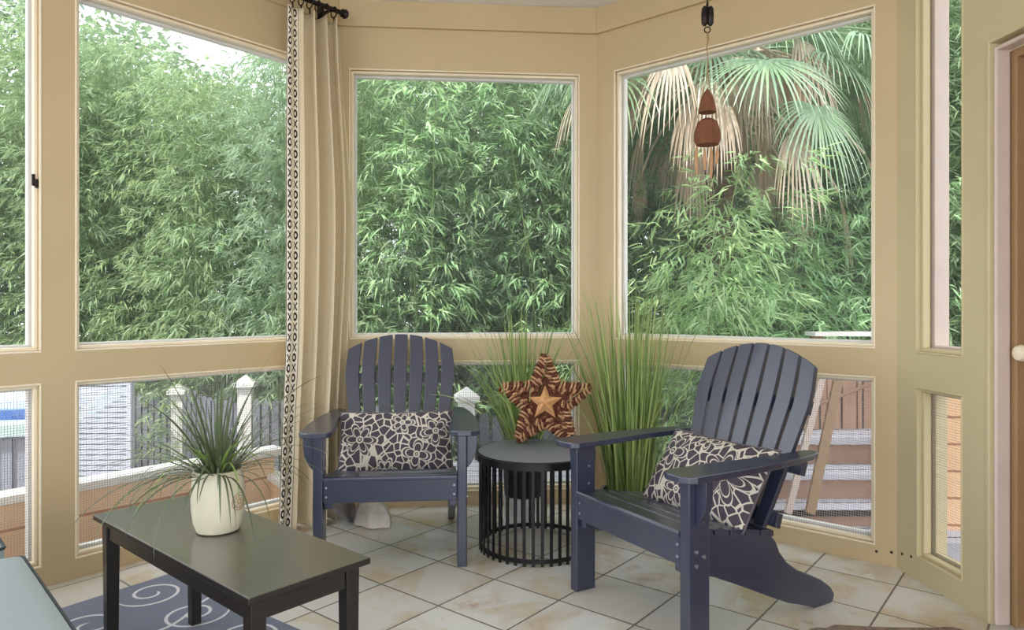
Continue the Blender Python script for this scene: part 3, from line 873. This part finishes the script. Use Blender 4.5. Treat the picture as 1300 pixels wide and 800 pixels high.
mb = MB(); mb.tube([rp(.325 + k, .035, 2.735) for k in (0, .006, .012, .024, .036, .044)], [.014, .022, .016, .026, .022, .004], 16); mb.build('finial', M['dark_metal'], rod, smooth=True)
mb = MB(); mb.tube([rp(.27, -.096, 2.735), rp(.27, .035, 2.735)], .009, 10); mb.box(-.02, .02, -.004, .004, 2.69, 2.78, 0, Matrix.Translation((rp(.27, -.072, 0).x, rp(.27, -.072, 0).y, 0)) @ Matrix.Rotation(aL, 4, 'Z')); mb.build('bracket', M['dark_metal'], rod, smooth=True)
for k in range(6):
    s = .03 + k * .05; mb = MB(); c_ = rp(s, .035, 2.722)
    pts = [c_ + Vector((inw.x * cos(a_) * .026, inw.y * cos(a_) * .026, sin(a_) * .028)) for a_ in [2 * pi * q / 16 for q in range(16)]]
    mb.tube(pts, .0035, 6, closed=True); 
    mb.tube([c_ - Vector((0, 0, .028)), c_ - Vector((0, 0, .055))], .004, 6); mb.build('curtain_ring', M['dark_metal'], rod, smooth=True)

# pale shell ornament under the left chair
sh = MB(); n = 30
prof = []
def shell_pt(u, v):
    # domed body with ribs, a lip in front and a hollow under it
    th = 2 * pi * u; r = (1 + .10 * cos(6 * th)) * sin(v * pi * .52)
    x = .105 * r * cos(th) * (1.15 if cos(th) > 0 else 1); y = .075 * r * sin(th)
    z = .115 * max(0, cos(v * pi * .5)) ** .8 + .022 + .014 * max(0, cos(th)) * sin(v * pi) * -1
    return (x, y, max(.004, z - .022 * (v ** 3)))
vs = [shell_pt(i / n, max(.001, j / 12)) for j in range(13) for i in range(n)]
sh.add(vs, [(j * n + i, (j + 1) * n + i, (j + 1) * n + (i + 1) % n, j * n + (i + 1) % n) for j in range(12) for i in range(n)] + [tuple(range(n)), tuple(range(13 * n - 1, 12 * n - 1, -1))])
M['shell'] = simple('pale_shell', (226, 214, 202), .5, .4, var=.16, vscale=30, bump=.5, bscale=60)
shell = empty('shell_ornament', (-.735, 3.66, 0), radians(-35), 'pale rounded shell ornament on the tiles under the forward facing chair', 'ornament')
sh.build('shell_body', M['shell'], shell, smooth=True)
mb = MB(); pts = [(.05 + .052 * cos(a_), .056 * sin(a_), .012) for a_ in [(-.62 + q / 14 * 1.24) * pi for q in range(15)]]
mb.tube(pts, [.006 + .006 * sin(pi * q / 14) for q in range(15)], 10); mb.build('shell_lip', M['shell'], shell, smooth=True)

# ------------------------------------------------------------------ hanging clay chime
HX, HY = .2802 * 3.15, 3.15
def hz(py): return CAMZ + (387 - py) / 885 * HY
ch = empty('hanging_chime', (HX, HY, 0), 0, 'hanging chime of clay pieces on a cord before the back right window', 'wind chime')
mb = MB(); mb.tube([(0, 0, Z_CE), (0, 0, hz(4))], .003, 6)
pts = [(0, .012 * cos(a_), hz(4) - .01 + .014 * sin(a_)) for a_ in [2 * pi * k / 12 for k in range(12)]]; mb.tube(pts, .003, 6, closed=True); mb.build('hook', M['dark_metal'], ch, smooth=True)
for dx, mt in ((-.012, 'dark_metal'), (.014, 'black_metal')):
    mb = MB(); mb.tube([(dx, 0, hz(8)), (dx, 0, hz(11)), (dx, 0, hz(20)), (dx, 0, hz(30)), (dx, 0, hz(33))], [.006, .014, .016, .014, .006], 12); mb.build('weight', M[mt], ch, smooth=True)
mb = MB(); pts = [(.013 * cos(a_), 0, hz(38) + .013 * sin(a_)) for a_ in [2 * pi * k / 16 for k in range(16)]]; mb.tube(pts, .003, 6, closed=True); mb.build('ring', M['dark_metal'], ch, smooth=True)
mb = MB(); mb.tube([(0, 0, hz(42)), (.004, 0, hz(50)), (-.003, 0, hz(60)), (.002, 0, hz(72)), (0, 0, hz(85))], [.006, .005, .003, .002, .002], 6)
for s in (-1, 1): mb.tube([(0, 0, hz(85)), (s * .006, 0, hz(105)), (s * .030, 0, hz(128)), (s * .046, 0, hz(150))], .002, 5)
mb.build('cord', M['jamb_brown'], ch, smooth=True)
mb = MB(); mb.lathe([(0, hz(112)), (.012, hz(116)), (.030, hz(128)), (.040, hz(140)), (.038, hz(143)), (0, hz(143))], 24); mb.build('clay_cone', M['brown_core'], ch, smooth=True)
mb = MB(); mb.lathe([(.022, hz(151)), (.044, hz(155)), (.058, hz(168)), (.059, hz(178)), (.050, hz(184)), (0, hz(184))], 28); mb.build('clay_bell', M['brown_core'], ch, smooth=True)
M['tan_clay'] = simple('tan_clay', (196, 156, 120), .8, .2, var=.1, vscale=40)
for dx, l0, l1 in ((-.05, 185, 222), (-.012, 188, 216), (.018, 186, 226), (.045, 185, 208)):
    mb = MB(); zt, zb = hz(l0), hz(l1)
    mb.tube([(dx, 0, zt), (dx, 0, zt - .02), (dx, 0, (zt + zb) / 2), (dx * .95, 0, zb)], [.0015, .006, .010, .004], 10); mb.build('clay_drop', M['tan_clay'], ch, smooth=True)

# ------------------------------------------------------------------ outside
mb = MB(); mb.box(-30, 30, -8, 40, -1.0, -.75); o = mb.build('ground', M['ground']); tag(o, kind='structure')
def world_at(px, Y, z=None, py=None):
    return Vector(((px - 650) / 885 * Y, Y, CAMZ - (py - 387) / 885 * Y if py is not None else (z or 0)))

# low capped deck wall beyond the left windows
nL = Vector((-dL.y, dL.x))
dw = empty('low_deck_wall', (0, 0, 0), 0, 'low cedar board wall with a white cap, just outside the left windows', 'deck wall')
D0 = CL - dL * 2.9 + nL * .42; Ldw = 2.75
Fd = frame(D0, dL)
mb = MB(); mb.box(0, Ldw, 0, .05, -.1, .265, 0, Fd); mb.build('board_face', M['orange_wood'], dw)
mb = MB(); mb.box(-.02, Ldw + .06, -.02, .11, .266, .305, 0, Fd); o = mb.build('white_cap', M['white_paint'], dw, bevel=.004)
Fd2 = frame(D0 + dL * (Ldw + .01) + nL * .10, -nL * -1)
dw2 = empty('deck_stair_rail', (0, 0, 0), 0, 'white sloping stair rail with cedar boards beneath, meeting the low deck wall', 'rail')
P1 = world_at(300, 4.15, .27); P2 = world_at(372, 3.98, .085)
dd = Vector((P2.x - P1.x, P2.y - P1.y)); ln = dd.length; dd.normalize(); Fr = frame(Vector((P1.x, P1.y)), dd)
mb = MB(); mb.prism([(0, P1.z - .035), (ln, P2.z - .035), (ln, P2.z), (0, P1.z)], 0, .09, 'y', 0, Fr); mb.build('rail_cap', M['white_paint'], dw2)
mb = MB(); mb.prism([(0, -.1), (ln, -.1), (ln, P2.z - .036), (0, P1.z - .036)], .02, .06, 'y', 0, Fr); mb.build('board_face', M['orange_wood'], dw2)

# pale louvred panel
M['panel_grey'] = simple('panel_blue_grey', (188, 196, 212), .6, .3, var=.04)
pr = empty('privacy_panel', tuple(world_at(130, 4.1, 0)), radians(2), 'pale blue grey louvred panel standing on the deck beyond the left window', 'panel')
mb = MB()
for k in range(30): mb.box(-.15, .15, -.008, .008, -.1 + k * .031, -.1 + k * .031 + .024)
mb.build('louvres', M['panel_grey'], pr)
mb = MB(); mb.box(-.175, -.15, -.02, .02, -.75, .83); mb.box(.15, .175, -.02, .02, -.75, .83); mb.box(-.15, .15, -.02, .02, .83, .85); mb.build('panel_frame', M['panel_grey'], pr)

# hot tub
M['tub_blue'] = simple('tub_water', (40, 90, 190), .08, .8, var=.2, vscale=5)
M['tub_shell'] = simple('tub_shell', (188, 214, 216), .35, .5, var=.05)
M['tub_skirt'] = simple('tub_skirt', (150, 156, 172), .6, .3, var=.05)
tb = empty('hot_tub', (-3.78, 4.75, -.74), radians(20), 'grey hot tub with bright blue water beyond the leftmost window', 'hot tub')
mb = MB()
def rr_poly(w, r, n=6):
    pts = []
    for (sx, sy, a0) in ((1, 1, 0), (-1, 1, pi / 2), (-1, -1, pi), (1, -1, 3 * pi / 2)):
        for q in range(n + 1): aa = a0 + q * pi / 2 / n; pts.append((sx * (w - r) + r * cos(aa), sy * (w - r) + r * sin(aa)))
    return pts
mb.prism(rr_poly(.9, .2), 0, 1.12, 'z')
for k in range(22):
    x = -.84 + k * .08
    mb.box(x, x + .05, -.915, -.895, .02, 1.1)
mb.build('skirt', M['tub_skirt'], tb)
mb = MB(); o_, i_ = rr_poly(.95, .22), rr_poly(.80, .18); n = len(o_)
vs = [(x, y, 1.12) for x, y in o_] + [(x, y, 1.20) for x, y in o_] + [(x, y, 1.20) for x, y in i_] + [(x * .9, y * .9, 1.06) for x, y in i_]
fs = [(a_ * n + i, a_ * n + (i + 1) % n, (a_ + 1) * n + (i + 1) % n, (a_ + 1) * n + i) for a_ in range(3) for i in range(n)]
mb.add(vs, fs); mb.build('shell_rim', M['tub_shell'], tb, bevel=.01)
mb = MB(); mb.prism([(x * .93, y * .93) for x, y in i_], 1.10, 1.13, 'z'); mb.build('water', M['tub_blue'], tb)

# white posts with little roofed caps, grey picket fence between
def fence_post(x, y, ztop, s, label):
    r_ = empty('fence_post', (x, y, -.75), radians(10), label, 'fence post', 'white capped posts of the grey picket fence')
    h = ztop + .75
    mb = MB(); mb.box(-.055 * s, .055 * s, -.055 * s, .055 * s, 0, h - .10 * s); mb.build('post', M['white_paint'], r_, bevel=.004)
    mb = MB(); z = h - .10 * s
    mb.box(-.085 * s, .085 * s, -.085 * s, .085 * s, z, z + .035 * s)
    q = .08 * s
    mb.add([(-q, -q, z + .035 * s), (q, -q, z + .035 * s), (q, q, z + .035 * s), (-q, q, z + .035 * s), (0, 0, z + .10 * s)], [(0, 1, 4), (1, 2, 4), (2, 3, 4), (3, 0, 4)])
    mb.build('cap', M['white_paint'], r_, bevel=.002)
PO = [(-3.35, 7.0, .36, 1.05, 'white capped fence post seen through the left window, leftmost above the strap plant'), (-2.33, 6.1, .54, 1.05, 'white capped fence post seen through the left window beside the curtain'), (-.345, 5.3, .53, 1.05, 'white capped fence post seen between the forward facing chair and the drum table')]
for p in PO: fence_post(*p)
def picket_run(x0, y0, x1, y1, zt, label):
    d_ = Vector((x1 - x0, y1 - y0)); ln = d_.length; d_.normalize()
    r_ = empty('picket_fence', (x0, y0, -.75), atan2(d_.y, d_.x), label, 'fence', 'grey picket fence panels')
    rnd_ = random.Random(int(ln * 100)); mb = MB(); k = 0; x = .0
    while x < ln - .06:
        w = .075; h = zt + .75 + rnd_.uniform(-.03, .03)
        mb.prism([(x, 0), (x + w, 0), (x + w, h - .03), (x + w / 2, h), (x, h - .03)], -.012, .008, 'y'); x += .10
    mb.build('pickets', M['grey_picket'], r_)
    mb = MB()
    for z in (.25, zt + .75 - .25): mb.box(0, ln, .01, .05, z, z + .08)
    mb.build('rails', M['grey_picket'], r_)
picket_run(-5.2, 8.0, -3.45, 7.1, .22, 'grey picket fence panel far left beyond the louvred panel')
picket_run(-3.25, 6.9, -2.42, 6.2, .30, 'grey picket fence panel between the two posts left of the curtain')
picket_run(-2.24, 6.05, -.45, 5.35, .34, 'grey picket fence panel behind the curtain and the forward facing chair')
picket_run(-.25, 5.35, 2.2, 5.6, .30, 'grey picket fence panel behind the drum table and tall grass')

# deck and steps beyond the right window
dk = MB(); dk.prism([(-1.4, 4.2), (.2, 4.22), (1.0, 3.62), (1.4, 3.5), (3.4, 3.3), (3.4, 6.0), (-1.4, 5.0)], -.14, -.02, 'z'); tag(dk.build('deck', M['deck']), kind='structure')
sp = empty('deck_steps', (0, 0, 0), 0, 'pale wooden steps rising outside the right window', 'steps')
for (y0, z0, z1, x0, x1) in ((3.68, -.02, .075, 1.28, 2.6), (3.86, .075, .22, 1.30, 2.7), (4.08, .22, .37, 1.45, 2.8)):
    mb = MB(); mb.box(x0, x1, y0, 4.9 if z1 > .3 else y0 + .36, z0 - .001, z1 - .035); mb.build('riser', M['step_wood'], sp)
    mb = MB(); mb.box(x0 - .02, x1 + .02, y0 - .03, 4.95 if z1 > .3 else y0 + .37, z1 - .034, z1); mb.build('tread', M['deck'], sp, bevel=.004)
bf = empty('board_screen', (1.78, 4.35, .371), radians(4), 'brown board privacy screen at the top of the deck steps', 'fence')
mb = MB()
for k in range(5): mb.box(.0 + k * .098, .09 + k * .098, 0, .02, .0, .46)
mb.build('boards', M['brown_wood'], bf)
mb = MB(); mb.box(-.03, .52, -.02, .04, .46, .49); mb.tube([(0, -.05, .12), (.48, -.05, .30)], .012, 8); mb.build('rails', M['step_wood'], bf)
for x, h, lab in ((1.72, .50, 'brown post left of the board screen on the deck steps'), (2.30, .50, 'brown post right of the board screen on the deck steps')):
    mb = MB(); mb.box(-.035, .035, -.035, .035, 0, h); tag(mb.build('deck_post', M['step_wood'], None, bevel=.004, loc=(x, 4.33 if x < 2 else 4.42, .371)), lab, 'post', 'brown posts on the deck steps')
# cap rail seen through the upper right window
mb = MB(); mb.box(-.48, .12, -.07, .09, .0, .025)
tag(mb.build('cap_rail', M['white_paint'], None, loc=(2.45, 4.60, .945)), 'pale flat cap rail just above the sill of the back right window', 'rail')
for k, x in enumerate((2.02, 2.50)):
    mb = MB(); mb.box(-.03, .03, -.03, .03, -.75, .944)
    tag(mb.build('rail_post', M['step_wood'], None, loc=(x, 4.62, 0)), ['brown post under the near end of the pale cap rail', 'brown post under the far end of the pale cap rail'][k], 'post', 'posts of the pale cap rail')
# leaning pale board with weathered wood behind the right chair
lb = empty('leaning_boards', (0, 0, 0), 0, 'pale weathered boards leaning outside the glass behind the sideways chair', 'boards')
for (dx, w, mt, dy) in ((-.07, .05, 'jamb_brown', .03), (0, .034, 'jamb', 0), (.07, .05, 'jamb_brown', .03)):
    a_ = world_at(1044 + dx * 300, 3.72 + dy, None, 478); b_ = world_at(1000 + dx * 400, 3.60 + dy, None, 652)
    mb = MB(); u_ = (b_ - a_).normalized(); s_ = u_.cross(Vector((0, -1, 0))).normalized(); n_ = u_.cross(s_).normalized()
    vs = [c_ + s_ * i * w / 2 + n_ * j * .01 for c_ in (a_, b_) for i, j in ((-1, -1), (1, -1), (1, 1), (-1, 1))]
    mb.add(vs, [(0, 3, 2, 1), (4, 5, 6, 7), (0, 1, 5, 4), (1, 2, 6, 5), (2, 3, 7, 6), (3, 0, 4, 7)]); mb.build('board', M[mt], lb)
# cedar post beyond the narrow window
mb = MB(); mb.box(-.32, .34, -.02, .02, -.75, .86); o = mb.build('cedar_screen', M['orange_wood'], None, loc=(2.55, 3.60, 0)); o.rotation_euler.z = radians(-8)
tag(o, 'cedar board screen seen through the narrow lower window by the door', 'fence')

# ------------------------------------------------------------------ bamboo
def bamboo_meshes(seed, leaf_mat_, n_culm=5, height=5.2, n_leaf=5200, spread=.75, lw=.0085, ll=.12):
    rnd_ = random.Random(seed)
    st = MB(); lf = MB(); culms = []
    for c_ in range(n_culm):
        az = rnd_.uniform(0, 2 * pi); r0 = rnd_.uniform(.05, .32); H = height * rnd_.uniform(.75, 1.05); bend = rnd_.uniform(.1, .45)
        ba = rnd_.uniform(0, 2 * pi)
        pts = []
        for k in range(11):
            f = k / 10
            pts.append(Vector((r0 * cos(az) + cos(ba) * bend * f * f * 1.6, r0 * sin(az) + sin(ba) * bend * f * f * 1.6, H * f * (1 - .06 * f * bend))))
        st.tube(pts, [.011 * (1 - .75 * k / 10) for k in range(11)], 6); culms.append(pts)
    # sprays: each a short twig with a fan of leaves
    per = 9
    for s in range(n_leaf // per):
        pts = rnd_.choice(culms); f = rnd_.uniform(.02, 1.0) ** .85; i = min(9, int(f * 10)); p = pts[i].lerp(pts[i + 1], f * 10 - i)
        az = rnd_.uniform(0, 2 * pi); rr = rnd_.uniform(.05, spread) * (1 - .45 * max(0, f - .6))
        c_ = p + Vector((cos(az) * rr, sin(az) * rr, rnd_.uniform(-.15, .2)))
        ta = az + rnd_.uniform(-.8, .8); droop = rnd_.uniform(-.6, .1)
        for q in range(per):
            la = ta + rnd_.uniform(-1.1, 1.1); le = droop + rnd_.uniform(-.7, .5); L_ = ll * rnd_.uniform(.6, 1.25); w = lw * rnd_.uniform(.7, 1.2)
            b_ = c_ + Vector((cos(ta), sin(ta), droop)) * rnd_.uniform(-.09, .09) + Vector((rnd_.uniform(-.03, .03), rnd_.uniform(-.03, .03), rnd_.uniform(-.03, .03)))
            d_ = Vector((cos(la) * cos(le), sin(la) * cos(le), sin(le))); sd = d_.cross(Vector((rnd_.uniform(-.7, .7), rnd_.uniform(-.7, .7), 1))).normalized()
            m_ = b_ + d_ * L_ * .35; e_ = b_ + d_ * L_ - Vector((0, 0, L_ * .12))
            lf.add([b_, m_ - sd * w, e_, m_ + sd * w], [(0, 1, 2, 3)])
    return st.mesh('culms', M['bamboo_stem']), lf.mesh('foliage', leaf_mat_)
VAR = [bamboo_meshes(s, M['bamboo_leaf'], height=5.4, n_leaf=10000, lw=.0105, ll=.145) for s in (1, 2, 3, 4)]
VARL = [bamboo_meshes(11, M['bamboo_light'], 4, 2.6, 5200, .6), bamboo_meshes(12, M['bamboo_light'], 4, 1.9, 3600, .6), bamboo_meshes(13, M['bamboo_light'], 4, 4.6, 4600, .7, lw=.0095, ll=.13)]
rnd_ = random.Random(21)
def put_bamboo(x, y, z, var, sc_, label, group='bamboo clumps behind the porch'):
    r_ = empty('bamboo_clump', (x, y, z), rnd_.uniform(0, 6.28), label, 'bamboo', group); r_.scale = (sc_, sc_, sc_ * rnd_.uniform(.95, 1.1))
    for nm, me in zip(('culms', 'foliage'), var):
        o = bpy.data.objects.new(nm, me); COL.objects.link(o); o.parent = r_
i = 0
for (Y0, x0, x1, step) in ((6.9, -6.6, 5.2, .85), (7.8, -8.0, 7.6, .9), (8.8, -9.5, 9.0, 1.0)):
    x = x0
    while x < x1:
        Y = Y0 + rnd_.uniform(-.3, .3) + (1.0 if x < -4 and Y0 < 7 else 0)
        rown = 'front' if Y0 < 7 else ('middle' if Y0 < 8 else 'back')
        put_bamboo(x + rnd_.uniform(-.15, .15), Y, -.75, VAR[i % 4], rnd_.uniform(.9, 1.1) * (.86 if x < -1.6 else .97), 'tall green bamboo clump in the %s row of the thicket behind the porch' % rown, 'bamboo clumps in the %s row' % rown)
        i += 1; x += step
# right side, seen through the return window and beside the palm
for x, Y in ((3.4, 6.2), (4.3, 5.6), (5.2, 6.6), (4.2, 7.0)):
    put_bamboo(x, Y, -.75, VAR[i % 4], 1.0, 'tall green bamboo clump right of the deck steps', 'bamboo clumps right of the deck'); i += 1
for (x, Y, z, v_, s_, lab) in ((1.25, 5.2, -.75, 0, 1.08, 'light green young bamboo below the palm, seen through the back right window'), (-1.9, 7.3, -.75, 1, 1.15, 'light green young bamboo low in the left window near the curtain'),
                               (.9, 6.3, -.75, 1, .95, 'low light green bamboo behind the tall potted grass'), (-.9, 6.6, -.75, 2, 1.0, 'taller light green bamboo in the left half of the back window'), (.45, 6.8, -.75, 2, .95, 'taller light green bamboo at the right half of the back window'), (2.45, 5.5, -.75, 0, 1.05, 'low light green bamboo beyond the pale cap rail'), (1.85, 5.2, -.75, 0, 1.0, 'light green young bamboo at the foot of the palm trunk'), (-2.9, 7.9, -.75, 0, 1.0, 'light green young bamboo behind the leftmost white fence post')):
    put_bamboo(x, Y, z, VARL[v_], s_, lab, 'young light bamboo in front of the thicket')

# broad-leaved trees closing the view
def tree_meshes(seed, H=8.5):
    rnd_ = random.Random(seed); tr = MB(); lf = MB()
    tr.tube([(0, 0, 0), (.05, 0, H * .3), (.0, .1, H * .55), (.1, .1, H * .8)], [.16, .13, .09, .04], 10)
    for k in range(7):
        az = rnd_.uniform(0, 2 * pi); z = H * rnd_.uniform(.3, .7); tr.tube([(0, 0, z), (cos(az) * .8, sin(az) * .8, z + .6), (cos(az) * 1.7, sin(az) * 1.7, z + 1.0)], [.06, .04, .015], 6)
    cl = [(rnd_.uniform(-1.7, 1.7), rnd_.uniform(-1.4, 1.4), H * (.04 + .96 * (q_ / 33)), rnd_.uniform(.7, 1.2)) for q_ in range(34)]
    for k in range(15000):
        cx, cy, cz_, r = cl[k % len(cl)]; d_ = Vector((rnd_.gauss(0, 1), rnd_.gauss(0, 1), rnd_.gauss(0, 1))).normalized() * r * rnd_.random() ** .4
        p = Vector((cx, cy, cz_)) + d_; a1 = Vector((rnd_.gauss(0, 1), rnd_.gauss(0, 1), rnd_.gauss(0, .6))).normalized(); s_ = a1.cross(Vector((rnd_.gauss(0, .5), rnd_.gauss(0, .5), 1))).normalized(); L_ = rnd_.uniform(.10, .20)
        lf.add([p, p + a1 * L_ * .5 - s_ * L_ * .28, p + a1 * L_, p + a1 * L_ * .5 + s_ * L_ * .28], [(0, 1, 2, 3)])
    return tr.mesh('trunk', M['bark']), lf.mesh('crown', M['tree_leaf'])
TV = [tree_meshes(31), tree_meshes(32)]
x = -13; k = 0
while x < 13:
    r_ = empty('leafy_tree', (x, 11.2 + (k % 3) * .9, -.75), rnd_.uniform(0, 6.28), 'tall leafy tree behind the bamboo thicket', 'tree', 'leafy trees behind the bamboo')
    r_.scale = (1, 1, rnd_.uniform(.85, 1.1) * (.80 if x < -1 else 1))
    for nm, me in zip(('trunk', 'crown'), TV[k % 2]):
        o = bpy.data.objects.new(nm, me); COL.objects.link(o); o.parent = r_
    x += 2.3; k += 1

# ------------------------------------------------------------------ palm
def fan_leaf(mb, base, az, el, pet, R_, seed, droop=1.0, n=38, m=0, hang=0, close=1.0):
    """petiole and a costapalmate fan whose split tips hang"""
    r_ = random.Random(seed); p = Vector(base); pts = [p.copy()]
    for k in range(7):
        e = el - .10 * k * droop; p = p + Vector((cos(az) * cos(e), sin(az) * cos(e), sin(e))) * pet / 7; pts.append(p.copy())
    mb.tube(pts, [.011] * 8, 5, m=m)
    e = el - .7 * droop; ax = Vector((cos(az) * cos(e), sin(az) * cos(e), sin(e))).normalized(); sd = Vector((-sin(az), cos(az), 0)); up = ax.cross(sd)
    for k in range(n):
        f = -1 + 2 * k / (n - 1); a_ = f * 1.9 * close
        d_ = (ax * cos(a_) + sd * sin(a_)).normalized(); L_ = R_ * (1 - .28 * abs(f) ** 2) * r_.uniform(.85, 1.05)
        q = p.copy(); ps = []; ss = []; ws = []
        for j in range(8):
            g_ = j / 7; ps.append(q.copy()); s_ = (ax * -sin(a_) + sd * cos(a_)).normalized(); ss.append(s_)
            ws.append(.0125 * (1 - g_) ** .7 * (.5 + .5 * min(1, g_ * 4)) + .0006)
            dn = d_ + Vector((0, 0, -1)) * (droop * (g_ ** 1.6) * 1.9 + hang * g_) + Vector((r_.uniform(-.04, .04), r_.uniform(-.04, .04), 0))
            q = q + dn.normalized() * L_ / 7
        mb.strip(ps, ss, ws, m)
palm = empty('fan_palm', (1.72, 5.75, -.75), 0, 'fan palm with drooping green fronds above a skirt of dead tan fronds', 'palm tree')
mb = MB(); mb.tube([(0, 0, 0), (.03, .02, 1.4), (0, .03, 2.6), (0, 0, 4.1)], [.13, .12, .12, .14], 14); mb.build('trunk', M['bark'], palm, smooth=True)
rnd_ = random.Random(77)
for k in range(36):
    az = k * 2.399 + rnd_.uniform(-.2, .2); el = radians(rnd_.uniform(-15, 60)); mb = MB()
    fan_leaf(mb, (0, 0, 4.0 + rnd_.uniform(-.2, .2)), az, el, rnd_.uniform(.6, 1.25), rnd_.uniform(.7, .95), k, rnd_.uniform(.7, 1.3), 34)
    mb.build('frond', M['palm_leaf'], palm)
for k in range(44):
    az = k * 2.399 + 1; mb = MB(); far = k % 3
    fan_leaf(mb, (0, 0, 3.85 + rnd_.uniform(-.3, .2)), az, radians(rnd_.uniform(-30, 15)), rnd_.uniform(.35, .75) + .3 * far, rnd_.uniform(.45, .8), 100 + k, 1.3, 17, 0, rnd_.uniform(1.6, 3.2), rnd_.uniform(.3, .6))
    o = mb.build('dead_frond', M['palm_dead'], palm); o['label'] = 'dead tan frond'

for k, (az, el, pet, R_, dead) in enumerate(((3.25, .15, 1.15, .75, 1), (3.45, .05, 1.0, .8, 1), (3.05, .35, 1.2, .8, 0), (3.6, .3, 1.1, .75, 0), (3.3, -.2, .95, .75, 1), (3.9, .45, 1.0, .85, 0), (4.3, .2, .7, .8, 0),
                                        (4.9, .5, .8, .85, 0), (5.3, .1, .75, .8, 1), (5.6, .3, 1.1, .8, 0), (5.0, -.1, .6, .7, 1), (5.9, .1, 1.0, .75, 1), (4.5, .6, .9, .9, 0), (6.1, .5, 1.2, .9, 0))):
    mb = MB(); fan_leaf(mb, (0, 0, 3.9), az, el, pet, R_, 300 + k, 1.15, 20 if dead else 34, 0, 1.8 if dead else .3, .5 if dead else .9)
    o = mb.build('dead_frond' if dead else 'frond', M['palm_dead' if dead else 'palm_leaf'], palm)
    if dead: o['label'] = 'dead tan frond'

# ------------------------------------------------------------------ light, sky, camera
w = bpy.data.worlds.new('World'); SC.world = w; w.use_nodes = True; nt = w.node_tree; nt.nodes.clear()
bg = nt.nodes.new('ShaderNodeBackground'); wo = nt.nodes.new('ShaderNodeOutputWorld'); nt.links.new(bg.outputs[0], wo.inputs[0])
bg.inputs[0].default_value = (.90, .95, 1.0, 1); bg.inputs[1].default_value = 2.3
sl = bpy.data.lights.new('sun', 'SUN'); sl.energy = 4.5; sl.angle = radians(4); sl.color = (1, .95, .86)
so_ = bpy.data.objects.new('sun', sl); COL.objects.link(so_)
sd = Vector((-.35, -.5, 1.0)).normalized()     # towards the sun
so_.rotation_euler = sd.to_track_quat('Z', 'Y').to_euler()

cam = bpy.data.cameras.new('camera'); co = bpy.data.objects.new('camera', cam); COL.objects.link(co)
co.location = (0, 0, CAMZ); co.rotation_euler = (pi / 2, 0, 0)
cam.sensor_width = 36; cam.lens = 36 * 885 / 1300; cam.shift_y = -(400 - 387) / 1300; cam.clip_end = 200
SC.camera = co
SC.view_settings.view_transform = 'Standard'; SC.view_settings.look = 'None'; SC.view_settings.gamma = 1
SC.view_settings.use_curve_mapping = False; SC.view_settings.exposure = .42
SC.cycles.max_bounces = 8; SC.cycles.transparent_max_bounces = 16; SC.cycles.diffuse_bounces = 5
